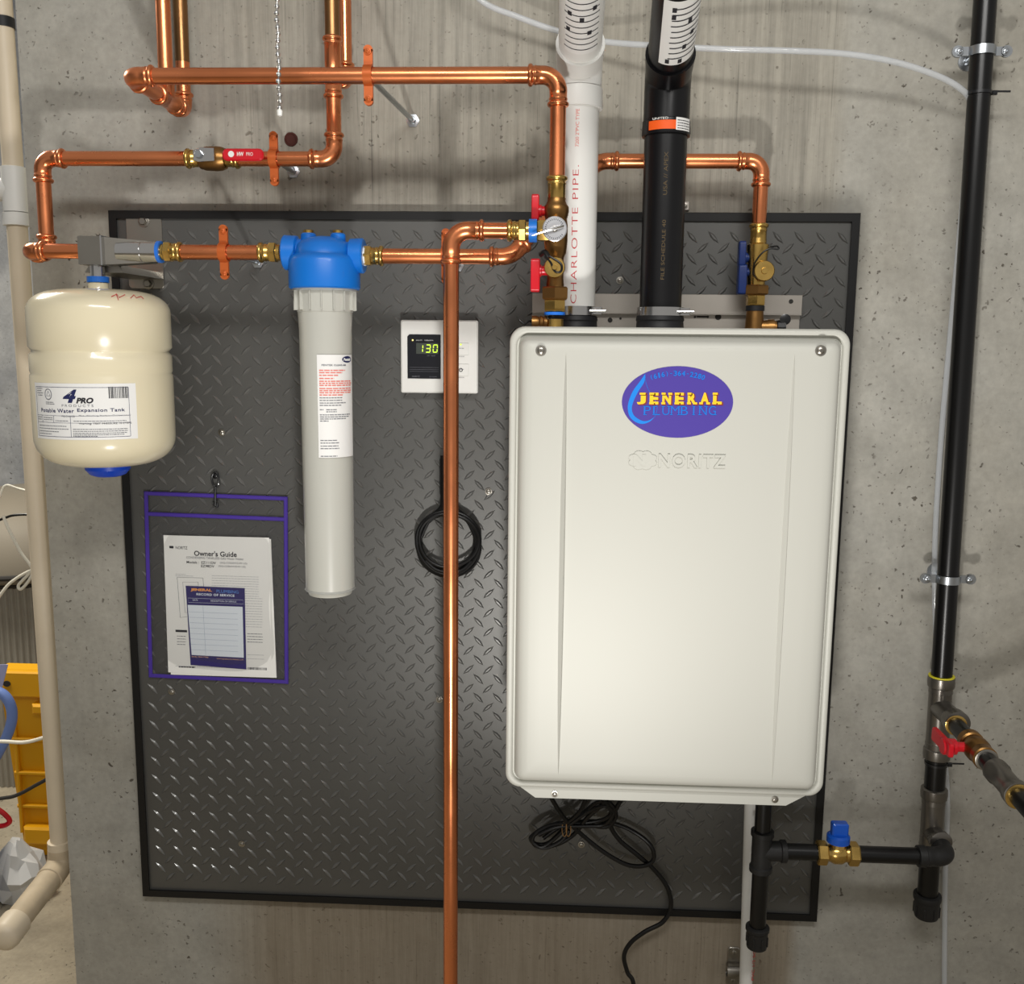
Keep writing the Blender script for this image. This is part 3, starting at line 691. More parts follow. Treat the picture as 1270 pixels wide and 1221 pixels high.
MB().tube(catmull([cc+V((-.014, 0, .016)), cc+V((-.006, -.002, .012)), cc+V((.006, -.003, .004)), cc+V((.007, -.003, -.005)), cc+V((.001, -.003, -.0075)), cc+V((-.004, -.003, -.003)), cc+V((-.008, -.002, .006)), cc+V((-.016, 0, .014))], 6), .0016, 8).build('cap_tether', cordm, hv)
MB().tube(catmull([cc+V((-.022, .01, .017)), cc+V((-.016, 0, .020)), cc+V((-.011, 0, .013))], 6), .0035, 8).build('cap_tether', cordm, hv)
# pressure relief valve
rvx = at(683, 285, DD).x
rv = thing('relief_valve', 'pressure relief valve with round metal tag and thin lever', 'valve', (xh, -DD, zo-.015))
MB().lathe((xo1+.010, -DD, zo), X, [(0, .014), (.004, .0155), (.016, .0155), (.018, .013), (.030, .013)], 6).build('valve_body', brass, rv)
MB().lathe((xo1-.001, -DD, zo), X, [(0, .0158), (.011, .0158)], 28).build('blue_band', bluep, rv, 'blue band')
MB().lathe((at(688, 285, .26).x, -DH-.012, zo), -Y, [(0, .0145), (.022, .0145), (.0235, .012)], 28).build('bonnet', brass, rv)
tg = V((at(688, 284, .268).x, -.2675, at(688, 284, .268).z))
tagd = MB().lathe(tg, -Y, [(0, .0165), (.0012, .0168), (.0016, .0160), (.0012, .0155)], 40).build('round_tag', alum, rv, 'round aluminium tag')
mb = MB()
for k in range(26):
    a = 2*PI*k/30+.4; mb.box(tg+V((.0128*math.cos(a), -.0014, .0128*math.sin(a))), (.0014, .0022, .0003), 0, (V((-math.sin(a), 0, math.cos(a))), V((math.cos(a), 0, math.sin(a))), -Y))
mb.build('fine_print', inkg, tagd)
MB().tube([tg+V((.012, -.004, .004)), tg+V((.002, -.006, .001)), tg+V((-.012, -.006, -.003)), tg+V((-.030, -.004, -.009))], [.0022, .0026, .0018, .0010], 8).build('lever', chrome, rv)
screw(rv, tg+V((0, -.002, 0)), .003, steel)

# ================================================================== COLD ISOLATION VALVE
xc = K3.x
def zc(py): return at(942, py, DR).z
cv = thing('isolation_valve', 'brass cold side isolation valve with two blue handles above the heater', 'valve', (xc, -DR, HZ1), 'isolation valves on the heater')
coupling(cv, (xc, -DR, zcv+.008), -Z, .026, brass, 'press_end', one=True)
lathe_px(cv, 'valve_body', brass, xc, DR, [(356, .013), (350, .0135), (330, .0145), (318, .0155), (310, .0165), (304, .0168), (302, .013), (296, .0125)], px=942)
hexnut(cv, (xc, -DR, zc(366)), Z, zc(354)-zc(366), .0200, bronze, 'union_nut'); hexnut(cv, (xc, -DR, zc(380)), Z, zc(365)-zc(380), .0150, brass)
MB().lathe((xc, -DR, zc(386)), Z, [(0, .0145), (.008, .0145)], 28).build('sealing_ring', blackr, cv)
MB().lathe((xc, -DR, HZ1-.010), Z, [(0, .014), (.010, .015), (zc(385)-HZ1+.010, .013)], 24).build('inlet_body', bronze, cv)
MB().lathe((xc, -DR, HZ1+.006), X, [(0, .011), (.018, .011), (.022, .0125), (.030, .0128), (.030, .010), (.034, .010)], 24).build('filter_plug', bronze, cv)
mb = MB(); mb.lathe((xc+.032, -DR, HZ1+.006), X, [(0, .009), (.003, .0115), (.015, .0115), (.016, .009)], 10); mb.lathe((xc+.046, -DR-.004, HZ1+.018), -Y, [(0, .008), (.004, .0085), (.005, .005)], 20); mb.build('plug_knob', blackp, cv)
t_handle(cv, (xc-.008, -DR, zc(320)), (at(920, 315, DR).x, zc(315)), .038, blued); t_handle(cv, (xc-.008, -DR, zc(338)), (at(920, 347, DR).x, zc(347)), .046, blued, .013)
MB().lathe((xc+.005, -DR-.006, zc(338)), -Y, [(0, .009), (.014, .0095), (.015, .0155), (.026, .0158), (.028, .0145), (.028, .005), (.030, .0045), (.030, 0)], 28).build('drain_cap', brass, cv)
q = V((xc, -DR-.030, zc(320)))
MB().tube(catmull([q+V((-.010, .005, -.028)), q+V((-.010, 0, -.012)), q+V((0, -.004, .004)), q+V((.012, -.004, .011)), q+V((.024, -.004, .010)), q+V((.022, -.004, .0145)), q+V((.012, -.004, .013))], 6), .0013, 8).build('cap_tether', cordm, cv)

# ================================================================== PIPE HANGERS
def hanger(px, py, d, label, rod_to, m_=strapm, horizontal=True, zfix=None):
    c = at(px, py, d); c.y = -d
    if zfix is not None: c.z = zfix
    t = thing('pipe_hanger', label, 'pipe clamp', c, 'copper coloured pipe hangers')
    def half(sign, r=.0118, tk=.0022):
        outl = []; inner = []
        for k in range(13):
            a = PI*k/12; outl.append((math.cos(a), math.sin(a)))
        P0 = [(.033, .0)]+[(r*1.02, .0)]; up = [(.0345, .001), (r+tk+.001, .001)]
        prof_o = [(.0340, tk)]+[((r+tk)*c_, (r+tk)*s_) for c_, s_ in outl if s_ > .2]+[(-.0340, tk)]
        prof_i = [(.0340, 0)]+[(r*c_, r*s_) for c_, s_ in outl if s_ > .0]+[(-.0340, 0)]
        prof_i = [(.0340, 0), (r, 0)]+[(r*c_, r*s_) for c_, s_ in outl[1:-1]]+[(-r, 0), (-.0340, 0)]
        prof_o = [(.0340, tk), (r+tk, tk)]+[((r+tk)*c_, max(tk, (r+tk)*s_)) for c_, s_ in outl[1:-1]]+[(-r-tk, tk), (-.0340, tk)]
        n_ = len(prof_i); vs = []
        for sx_ in (-.0062, .0062):
            for z_, o_ in prof_o: vs.append(c+X*sx_+Z*z_-Y*(sign*(o_+.0004)))
            for z_, o_ in prof_i: vs.append(c+X*sx_+Z*z_-Y*(sign*(o_+.0004)))
        fs = []
        A, B, C2, D2 = 0, n_, 2*n_, 3*n_
        for k in range(n_-1):
            fs += [(A+k, A+k+1, C2+k+1, C2+k), (B+k, B+k+1, D2+k+1, D2+k), (A+k, A+k+1, B+k+1, B+k), (C2+k, C2+k+1, D2+k+1, D2+k)]
        mb = MB().add(vs, fs)
        for s_ in (-1, 1): mb.lathe(c+Z*s_*.0335-Y*(sign*.0004), -Y*sign, [(0, .0064), (tk, .0064)], 20)
        return mb
    half(1).build('front_strap', m_, t); half(-1).build('rear_strap', m_, t)
    for s_ in (-1, 1): screw(t, c+Z*s_*.031-Y*.0028, .0033, m_)
    e = V(rod_to)
    MB().tube([c+Y*.013, e-Y*.004], .0042, 12).build('hanger_rod', zinc, t, 'silver threaded rod')
    mb = MB(); mb.lathe(e, -Y, [(0, .011), (.002, .011), (.003, .006), (.010, .0062), (.011, .005)], 6); mb.build('wall_flange', zinc, t)
    return t
hanger(457, 95, .23, 'top copper coloured hanger clamping the upper long copper run', at(512, 150, 0), zfix=CL_.z)
hanger(340, 198, .12, 'copper coloured hanger right of the red lever valve', at(364, 213, 0), zfix=zr)
hanger(278, 313, DL, 'copper coloured hanger between cream tank and filter', (at(278, 313, DL).x, -.0125, zlow), zfix=zlow)
hanger(553, 318, DL, 'hanger half hidden behind the tall copper drop pipe', (at(553, 318, DL).x, -.0125, z4), zfix=z4)

# ================================================================== EXPANSION TANK
TX, TD, TR_ = at(127, 450, DL).x, DL, .1015
et = thing('expansion_tank', 'cream expansion tank hanging beside the board with a printed label', 'tank', (TX, -TD, -.41))
ztop, zsh, zg1, zg2, zbs, zbot = at(125, 359, TD).z, at(125, 388, TD).z, -.2270, -.2600, at(127, 540, TD).z, at(130, 577, TD).z
pr = [(0, 0)]
def dome(z0_, z1_, r, up=True, n=12):
    out = []
    for k in range(n+1):
        a = PI/2*k/n; rr = r*(math.sin(a))**.62; out.append((z0_+(z1_-z0_)*(1-math.cos(a)**1.0)**1.15, rr))
    return out
base = zbot; pr = [(z-base, r) for z, r in dome(zbot, zbs, TR_)]
pr += [(zg2-.0035-base, TR_), (zg2-base, TR_-.0018), (zg2+.0035-base, TR_-.0006), (zg1-.006-base, TR_-.0006), (zg1-.0012-base, TR_-.0045), (zg1+.0012-base, TR_-.0045), (zg1+.006-base, TR_)]
pr += [(z-base, r) for z, r in reversed(dome(ztop, zsh, TR_))]
MB().lathe((TX, -TD, base), Z, pr, 64).build('tank_shell', tankm, et, sharp=60)
MB().lathe((TX, -TD, ztop-.004), Z, [(0, .0165), (.003, .0145), (.013, .0145), (.014, .013)], 32).build('neck', tankm, et)
MB().lathe((TX, -TD, ztop+.010), Z, [(0, .0158), (.0085, .0158)], 32).build('blue_ring', ringm, et, 'blue ring')
MB().lathe((TX, -TD, ztop+.018), Z, [(0, .0105), (zlow-ztop-.034, .0105)], 28).build('chrome_nipple', chrome, et, 'bright steel nipple')
MB().lathe((TX, -TD, zbot+.004), -Z, [(0, .034), (.010, .033), (.018, .026), (.021, .018), (.021, 0)], 32).build('valve_cap', mat('cap_blue', (10, 66, 190), .4), et, 'blue bottom cap')
wt = wrap(TX, TD, TR_, 0)
def hit(px, py, cx, cd_, r):
    """where a line of sight meets an upright cylinder: arc length and height"""
    v = FW+RT*((px-635)/FPX)+DN*((py-610.5)/FPX); ox, oy = CAM.x-cx, CAM.y+cd_
    a, b, c_ = v.x**2+v.y**2, 2*(ox*v.x+oy*v.y), ox*ox+oy*oy-r*r; D_ = max(0, b*b-4*a*c_)
    p = CAM+v*((-b-math.sqrt(D_))/(2*a)); return r*math.atan2(p.x-cx, -(p.y+cd_)), p.z
def A(px, py): return hit(px, py, TX, TD, TR_)
a0, zt_ = A(43, 472); a1, _ = A(168, 479); zt_ = A(108, 476)[1]; zb_ = A(112, 546)[1]
lb = patch(et, 'label', papery, wt, a0, a1, zb_, zt_, t=.0004, nx=28); Lw, Lh = a1-a0, zt_-zb_
def TL(u, v): return (a0+u*Lw, zt_-v*Lh)
rows = [(TL(.03, 0)[0], TL(.93, 0)[0], zt_-.07*Lh, .0006), (TL(.03, 0)[0], TL(.93, 0)[0], zt_-.95*Lh, .0006), (TL(.03, 0)[0], TL(.93, 0)[0], zt_-.575*Lh, .0004), (TL(.03, 0)[0], TL(.93, 0)[0], zt_-.70*Lh, .0004)]
ringprint(lb, wt, rows, inkn, .0007)
for u, v0, v1 in ((.03, .07, .95), (.93, .07, .95), (.42, .575, .95), (.11, .575, .7), (.25, .575, .7)):
    x_, z_ = TL(u, v0); ringprint(lb, wt, [(x_, x_+.0006, (z_+TL(u, v1)[1])/2, abs(z_-TL(u, v1)[1]))], inkn, .0007)
def ltext(s, u, v, wu, hv_, m_, **k): x_, z_ = TL(u, v); return text(lb, 'lettering', s, m_, (x_, z_, .0005), wu*Lw, hv_*Lh, fn=wt, ext=.0003, **k)
def lpx(s, px0, px1, py, hpx, m_, **k):
    xa_, z_ = A(px0, py); xb_, _ = A(px1, py); return text(lb, 'lettering', s, m_, ((xa_+xb_)/2, z_, .0005), xb_-xa_, hpx*.00112, fn=wt, ext=.0003, **k)
lpx('4', 78, 95.5, 491.5, 17, inkn, bold=.045, shear=.3); lpx('PRO', 94.5, 116, 497, 7.4, ink, bold=.05, shear=.25); lpx('PRODUCTS', 77, 116, 503.2, 3, inkg, space=1.4)
lpx('Potable Water', 52, 92, 508.6, 5, inkn, bold=.015, space=1.1); lpx('Expansion Tank', 96, 155, 509.6, 5.6, inkn, bold=.015, space=1.1)
lpx('Warning: TEST PRESSURE 10 STEPS', 98, 163, 526, 2.8, ink); lpx('PRE-CHARGE', 77, 93, 516.5, 2.2, inkg); lpx('Max. Working Pressure/Temperature', 98, 162, 516, 2.2, inkg)
rows = [TL(u0, v)+(0,) for u0, v in ()]
def lrows(spec): return [(TL(u0, 0)[0], TL(u1, 0)[0], TL(0, v)[1], .0010) for u0, u1, v in spec]
strips(lb, 'fine_print', inkg, lrows([(.05, .38, .76), (.05, .40, .81), (.05, .3, .86), (.05, .22, .905), (.44, .91, .81), (.44, .91, .845), (.44, .90, .88), (.44, .88, .91), (.44, .65, .935), (.45, .9, .665), (.13, .24, .615), (.13, .24, .65), (.04, .10, .61), (.04, .1, .65), (.27, .4, .665), (.05, .13, .10), (.05, .12, .14), (.05, .14, .18), (.06, .13, .22), (.17, .26, .34), (.17, .27, .37)]), fn=wt, t=.0007)
x_, z_ = TL(.205, .20); mb = MB()
mb.tube([wt(x_+.0062*math.cos(a*PI/12), z_+.0075*math.sin(a*PI/12), .0006) for a in range(24)], .0006, 5, closed=True)
mb.tube([wt(x_+.004*math.cos(a*PI/1.5+PI/2), z_+.0045*math.sin(a*PI/1.5+PI/2), .0006) for a in range(3)], .0004, 5, closed=True); mb.build('seal_mark', inkg, lb)
rows = []; x_, z_ = TL(.76, .16)
ringprint(lb, wt, [(x_+k*.0016, x_+k*.0016+random.choice((.0006, .0009, .0012)), z_, .0165) for k in range(17)], ink, .0007, 'barcode')
# red marker scribble on the shoulder
ms = [at(146, 366, .26), at(151, 371, .26), at(156, 367, .26)]; 
def onshoulder(px, py):
    for d in [TD+.107-k*.002 for k in range(60)]:
        p = at(px, py, d)
        rr = math.hypot(p.x-TX, d-TD)
        zs = None
        for (z0_, r0_), (z1_, r1_) in zip(dome(ztop, zsh, TR_), dome(ztop, zsh, TR_)[1:]):
            if r0_ <= rr <= r1_: zs = z0_+(z1_-z0_)*(rr-r0_)/(r1_-r0_)
        if zs is not None and p.z <= zs+.0012: return V((p.x, p.y, zs+.0012))
    return None
for seg_ in ([(138, 368), (145, 366), (148, 371), (155, 366)], [(144, 365), (147, 373)], [(162, 370), (166, 366), (169, 370), (175, 368), (178, 371)]):
    pts = [onshoulder(*q) for q in seg_]
    if all(pts): MB().tube(pts, .0005, 5).build('marker_scribble', inkr, et, 'red marker scribble')

# ================================================================== WATER FILTER
fh = thing('filter_housing', 'tall grey filter canister under a bright blue head', 'water filter', (FX, -FD, at(405, 738, FD).z))
def zf(py): return at(402, py, FD).z
hb_ = MB(); zt0, zt1 = zf(359), zf(320)
hb_.lathe((FX, -FD, zt0), Z, [(0, .0505), (.002, .0525), (zt1-zt0-.006, .0525), (zt1-zt0, .050), (zt1-zt0+.004, .044), (zt1-zt0+.018, .040), (zt1-zt0+.026, .030), (zt1-zt0+.030, .016), (zt1-zt0+.031, 0)], 48)
for s_ in (-1, 1):
    hb_.lathe((FX+s_*.012, -FD, zlow if s_ < 0 else z4), X*s_, [(0, .020), (.026, .020), (.028, .0245), (.046, .0255), (.048, .0235), (.048, .012)], 32)
    hb_.lathe((FX+s_*.022, -FD-.004, zt1-.004), Z, [(0, .013), (.022, .0115), (.037, .011), (.039, .009), (.039, 0)], 24)
    hb_.lathe((FX+s_*.040, -FD, zt1-.004), Z+X*s_*.35, [(0, .016), (.018, .014), (.024, .008)], 24)
hb_.build('filter_head', bluep, fh, 'blue plastic head', sharp=40)
for s_ in (-1, 1):
    MB().lathe((FX+s_*.022, -FD-.004, zt1+.034), Z, [(0, .0075), (.005, .0075), (.006, .005), (.006, 0)], 16).build('bleed_plug', brass, fh)
    MB().lathe((FX+s_*.060, -FD, zlow if s_ < 0 else z4), X*s_, [(0, .0145), (.0025, .0145)], 24).build('tape_ring', white, fh)
zcb = at(405, 737, FD).z; Lc = zt0-zcb
MB().lathe((FX, -FD, zcb), Z, [(0, 0), (0, .026), (.002, .033), (.010, .0355), (.012, .0375), (Lc-.060, .0390), (Lc-.034, .0405), (Lc-.033, .0415), (Lc-.006, .042), (Lc+.004, .043)], 48).build('canister', sump, fh, 'grey filter canister')
mb = MB()
for k in range(16):
    a = 2*PI*k/16+.12; mb.box((FX+.0435*math.sin(a), -FD-.0435*math.cos(a), zt0-.017), (.0016, .028, .006), .0003, (V((math.cos(a), math.sin(a), 0)), Z, V((math.sin(a), -math.cos(a), 0))))
mb.build('collar_rib', sump, fh)
MB().lathe((FX, -FD, zt0-.003), Z, [(0, .0435), (0, .0485), (.004, .0485), (.004, .0435)], 40).build('sump_ring', sumpclear, fh)
MB().lathe((FX, -FD, zcb+.012), -Z, [(0, .0378), (.002, .0395), (.004, .0378)], 40).build('bottom_ring', sumpclear, fh)
wf = wrap(FX, FD, .0395, 0)
def Fp(px, py): return hit(px, py, FX, FD, .0395)
fa0, fz1 = Fp(393, 440); fa1 = Fp(435.5, 440)[0]; fz0 = Fp(410, 568)[1]
fl = patch(fh, 'label', papery, wf, fa0, fa1, fz0, fz1, t=.0005, nx=16)
def fu(u, v): return fa0+u*(fa1-fa0), fz1+v*(fz0-fz1)
x_, z_ = fu(.78, .045); vs = []
for k in range(17):
    u_ = math.cos(PI*k/16); h_ = .0048*math.sin(PI*k/16)+.00005; vs += [wf(x_+.0100*u_, z_-h_, .0009), wf(x_+.0100*u_, z_+h_, .0009)]
lg = MB().add(vs, [(2*k, 2*k+2, 2*k+3, 2*k+1) for k in range(16)]).build('logo', inkn, fl, 'navy oval logo', flip=False)
text(fl, 'lettering', 'Pentair', white, (x_, z_), .0155, .0042, fn=wf, ext=.0013, shear=.2, bold=.03)
x_, z_ = fu(.42, .10); text(fl, 'lettering', 'PENTEK CLEAR-BB', inkg, (x_, z_), .038, .0026, fn=wf, ext=.0009, bold=.02)
def frow(spec, h=.0012): return [(fu(u0, 0)[0], fu(u1, 0)[0], fu(0, v)[1], h) for u0, u1, v in spec]
strips(fl, 'fine_print', inkpk, frow([(.05, .7, .15), (.05, .62, .172), (.05, .5, .198), (.05, .4, .228), (.05, .9, .255), (.05, .93, .275), (.05, .93, .295), (.05, .9, .325), (.05, .93, .345), (.05, .9, .365), (.05, .62, .388)], .0018), fn=wf, t=.0009, label='pale red small print')
strips(fl, 'fine_print', inkg, frow([(.05, .6, .415), (.05, .6, .44), (.05, .7, .465), (.05, .58, .488), (.05, .14, .53), (.2, .45, .53), (.2, .45, .55), (.05, .85, .58), (.05, .82, .6), (.05, .7, .62), (.05, .25, .64), (.05, .45, .83), (.05, .5, .855), (.05, .48, .885), (.05, .5, .91), (.05, .45, .985)], .0013), fn=wf, t=.0009)

# ================================================================== REMOTE CONTROLLER
q0, q1 = at(498, 397, .022), at(593, 488, .022)
cw, ch_ = q1.x-q0.x, q0.z-q1.z; cO = V(((q0.x+q1.x)/2, -.0125, (q0.z+q1.z)/2))
ct = thing('remote_controller', 'white wall controller with dark display reading 130 behind copper pipe', 'controller', (cO.x, -.0125, q1.z))
MB().prism(rrect(cw, ch_, .003), 0, .020, cO, FR, .002).build('housing', white, ct)
CY = -.0325
def cpx(px, py, t=0): p = at(px, py, .0325); return V((p.x, CY-t, p.z))
pb = cpx(526, 442.5)
bz = MB().prism([(-.0275, -.036), (.0275, -.036), (.0275, .036), (-.024, .036), (-.0275, .0325)], -.001, .0012, pb, FR, .0003).build('display_panel', bezel, ct, 'dark display panel')
MB().prism(rrect(.0365, .0175, .001), 0, .0005, cpx(530, 432.5, .0011), FR).build('screen', lcdbg, bz)
def seg7(parent, cx, cz, w_, h, on_, y):
    tk = .0015; mb = MB()
    segs = {'a': ((0, h/2), (w_, tk)), 'g': ((0, 0), (w_, tk)), 'd': ((0, -h/2), (w_, tk)), 'f': ((-w_/2, h/4), (tk, h/2-tk)), 'b': ((w_/2, h/4), (tk, h/2-tk)), 'e': ((-w_/2, -h/4), (tk, h/2-tk)), 'c': ((w_/2, -h/4), (tk, h/2-tk))}
    for k in on_: (a, b), (c_, d_) = segs[k]; mb.box((cx+a+b*.08, y, cz+b), (c_*.95, d_, .0003), 0)
    return mb.build('digit', lcd, bz, 'glowing yellow green digit')
for cx_, o__ in ((522, 'bc'), (531.3, 'abgcd'), (540, 'abcdef')):
    pp = cpx(cx_, 432.5); seg7(bz, pp.x, pp.z, .0065, .0118, o__, CY-.0018)
pp = cpx(512, 422); MB().lathe((pp.x, CY-.001, pp.z), -Y, [(0, .0013), (.0006, .0013)], 12).build('indicator_light', mat('amber_glow', (255, 220, 120), .5, emit=2), bz)
for s, px, py, w_, h, m_ in (('PRIORITY', 520, 422.3, .010, .0016, white), ('COMBUSTION', 532, 422.3, .014, .0016, white), ('SET TEMP', 535, 441.5, .014, .0014, inkg), ('NORITZ', 516, 467, .0125, .0024, inkg), ('RC-7651M', 537, 467.5, .012, .0014, inkg)):
    pp = cpx(px, py, .0013); text(bz, 'lettering', s, m_, pp, w_, h, ext=.0002)
strips(bz, 'panel_line', inkg, [(-.024, .024, z, .0003) for z in (-.017, -.0205, -.0235)], O=cpx(526, 443, .0014), broken=False)
for py in (433, 459):
    pp = cpx(574, py); bt = MB().prism(rrect(.020, .019, .0012), 0, .0016, pp, FR, .0004).build('button', white, ct, 'white square button')
    if py == 433: MB().lathe((cpx(571.5, 427.5).x, CY-.0014, cpx(571, 427.5).z), -Y, [(0, .0015), (.0006, .0015)], 10).build('button_light', lcd, bt)
    else: MB().tube([cpx(571.7, 459)+V((.0026*math.cos(k*PI/8), -.0016, .0026*math.sin(k*PI/8))) for k in range(16)], .0007, 6, closed=True).build('ring_mark', ink, bt)
    strips(bt, 'button_caption', inkg, [(-.006, .006, -.0122, .0008), (-.003, .005, .001, .0008)], O=V((pp.x-.003, CY-.0018, pp.z)))
# controller cable looped below
cb = thing('controller_cable', 'thin black cable coiled in a ring behind the copper drop pipe', 'cable', at(556, 720, .015))
lc = at(556.5, 675, .024)
mb = MB()
for k, (rx_, rz_, dz, dy) in enumerate(((.0530, .0560, -.0005, 0), (.0500, .0530, .001, -.004), (.0465, .0500, .0025, .002), (.0540, .0545, .003, -.004), (.0505, .046, .0075, -.006))):
    pts = [lc+V((rx_*math.sin(a)+.002*math.sin(2*a+k), dy-.001*k, -rz_*math.cos(a)+dz)) for a in [2*PI*i/48 for i in range(48)]]
    MB().tube(pts, .0030, 8, closed=True).build('cable_loop', cordm, cb)
pts = catmull([lc+V(p) for p in ((-.038, -.006, -.028), (-.022, -.008, -.042), (0, -.008, -.047), (.024, -.008, -.043), (.040, -.006, -.028))], 6)
MB().tube(pts, .0034, 8).build('cable_loop', cordm, cb)
ztie = at(556, 566, .02).z
for sx_ in (-1, 1):
    for k in range(3):
        pts = catmull([lc+V((sx_*(.052-.003*k), -.003*k, .012)), lc+V((sx_*(.036-.002*k), -.003*k, .042)), lc+V((sx_*(.014-.003*k), -.004, .062)), lc+V((sx_*(.0105-.003*k), -.004, .085)), V((lc.x+sx_*(.0105-.003*k), lc.y-.004, ztie+.002))], 6)
        MB().tube(pts, .0032, 8).build('cable_strand', cordm, cb)
MB().prism(rrect(.030, .068, .006), 0, .0075, (lc.x, -.0215, ztie-.034), FR, .002).build('wrap_strap', blackr, cb, 'flat black wrap strap')

# ================================================================== DOCUMENT POUCH
pTL, pTR, pBL = at(175, 610, .019), at(356, 617, .019), at(184, 841, .019)
pfr = frame(pBL, pBL+(pTR-pTL), pTL)
pw, phh = (pTR-pTL).length, (pTL-pBL).length; pO = pBL; pO.y = -.0155; pfr = frame(pO, pO+V(((pTR-pTL).x, 0, (pTR-pTL).z)), pO+V(((pTL-pBL).x, 0, (pTL-pBL).z)))
po = thing('document_pouch', 'clear vinyl pouch with purple edging hanging on the black board', 'pouch', pO)
def pxy(px, py, t=0):
    p = at(px, py, .018); v = p-pO; return v.dot(pfr[0]), v.dot(pfr[1])
def pp_(u, v, t): return pO+pfr[0]*u+pfr[1]*v+pfr[2]*t
PW, PH = .236, .298
PW = pxy(357, 735)[0]; PH = pxy(265, 613)[1]
MB().prism([(0, 0), (PW, 0), (PW, PH), (0, PH)], .000, .0006, pO, pfr).build('back_film', film, po)
# rippled front film
nx_, nz_ = 18, 22; vs = []; fs = []
hz_ = pxy(265, 641)[1]
for j in range(nz_+1):
    for i in range(nx_+1):
        u, v = i/nx_, j/nz_; b_ = math.sin(PI*u)*min(1, math.sin(PI*v)*2)
        vs.append(pp_(u*PW, v*hz_, .0012+.0065*b_+.0012*b_*math.sin(9*u+5*v)*math.cos(7*v-3*u)))
for j in range(nz_):
    for i in range(nx_): a = j*(nx_+1)+i; fs.append((a, a+1, a+nx_+2, a+nx_+1))
MB().add(vs, fs).build('front_film', film, po, flip=False)
bw = .0068
for c0_, s_ in (((PW/2, PH-bw/2), (PW, bw)), ((PW/2, bw/2), (PW, bw)), ((bw/2, PH/2), (bw, PH)), ((PW-bw/2, PH/2), (bw, PH)), ((PW/2, hz_), (PW-bw*1.2, bw))):
    MB().box(pp_(c0_[0], c0_[1], .001), (s_[0], s_[1], .0036 if s_[0] > s_[1] else .0042), .0012, pfr).build('piping', piping, po, 'purple fabric edging')
ue, ve = pxy(266, 625); MB().tube([pp_(ue+.0035*math.cos(k*PI/6), ve+.0035*math.sin(k*PI/6), .002) for k in range(12)], .0012, 8, closed=True).build('eyelet', blackp, po)
hk = thing('carabiner_hook', 'small black hook and ring holding up the clear pouch', 'hook', at(266, 632, .02))
rc = at(267, 595, .018)
MB().tube([rc+V((.0062*math.cos(k*PI/10), .0005, .0125*math.sin(k*PI/10))) for k in range(20)], .0017, 8, closed=True).build('ring', blackp, hk)
b0, b1 = at(267, 604, .022), at(267, 629, .022); MB().tube([b0, b0*.6+b1*.4, b1, b1+V((.004, -.002, .001)), b1+V((.005, -.002, .007))], .0021, 8).build('hook', blackp, hk)
p = at(267, 590, .0125); p.y = -.0120; screw(hk, p, .004, blackp)
# booklet
def page(name, label, corners, t0, t1, m_, cat, z=0):
    pts = [pxy(*c_) for c_ in corners]; cx_, cz_ = sum(p[0] for p in pts)/4, sum(p[1] for p in pts)/4
    return MB().prism([(p[0], p[1]) for p in pts], t0, t1, pO, pfr, .0002)
bk = page('b', '', [(212, 837), (343, 841), (336, 669), (203, 664)], .0008, .0032, paper, 'b').build('owners_booklet', paper)
tag(bk, 'white stapled owner booklet inside the clear pouch', 'booklet')
ORIb = bk
MB2 = page('b', '', [(209, 834), (337, 838), (334, 667), (203, 664)], .0033, .0036, paper, 'b').build('cover_page', paper, bk)
def bfr(px0, py0, px1, py1):  # local frame from a baseline drawn on the page
    a, b = pxy(px0, py0), pxy(px1, py1); U = (pfr[0]*(b[0]-a[0])+pfr[1]*(b[1]-a[1])).normalized(); N_ = pfr[2]; return (U, N_.cross(U), N_)
PF = bfr(205, 664, 336, 668)
def ptext(par, s, px, py, wpx, hpx, m_, t=.0038, **k):
    u, v = pxy(px, py); kx = 1/775; return text(par, 'lettering', s, m_, pp_(u, v, t), wpx*kx, hpx*kx, fr=PF, ext=.0003, **k)
ptext(bk, "Owner's Guide", 267.5, 687, 58, 7.2, ink, bold=.02)
ptext(bk, 'NORITZ', 225.5, 679.5, 16, 4, ink); ptext(bk, 'CONDENSING TANKLESS GAS Water Heater', 267, 692.5, 78, 3, inkg)
ptext(bk, 'Models :  EZ111DV', 250, 697.8, 40, 3.4, ink, bold=.01); ptext(bk, '(GQ-C3260WZ-FF US)', 290, 698.8, 37, 3, inkg); ptext(bk, 'EZ98DV', 258, 702.3, 18, 3.4, ink, bold=.01); ptext(bk, '(GQ-C2860WZ-FF US)', 288, 703, 37, 3, inkg)
u, v = pxy(213, 678.7); MB().box(pp_(u, v, .0038), (.0072, .0042, .0003), 0, PF).build('logo', ink, bk)
def prows(par, spec, m_, h=.0010, t=.0038, broken=True):
    rows = []; O = pp_(0, 0, t)
    mb = MB()
    for x0, x1, y in spec:
        a = pxy(x0, y); L = (x1-x0)/775; x = 0
        while x < L:
            wd = min(L-x, random.uniform(.002, .006) if broken else L); q = pp_(a[0], a[1], t)+PF[0]*x
            mb.add([q-PF[1]*h/2, q+PF[0]*wd-PF[1]*h/2, q+PF[0]*wd+PF[1]*h/2, q+PF[1]*h/2], [(0, 1, 2, 3)]); x += wd+(.0009 if broken else 0)
    o = mb.build('fine_print', m_, par, flip=False); o['kind'] = 'stuff'; return o
prows(bk, [(263, 327, 714+k*3.0) for k in range(9)]+[(303, 328, 742+k*3.2) for k in range(12)]+[(218, 232, 712), (218, 242, 714), (307, 330, 812), (307, 330, 817), (218, 326, 826)], mat('ink_faint', (176, 178, 182), .7), .0008)
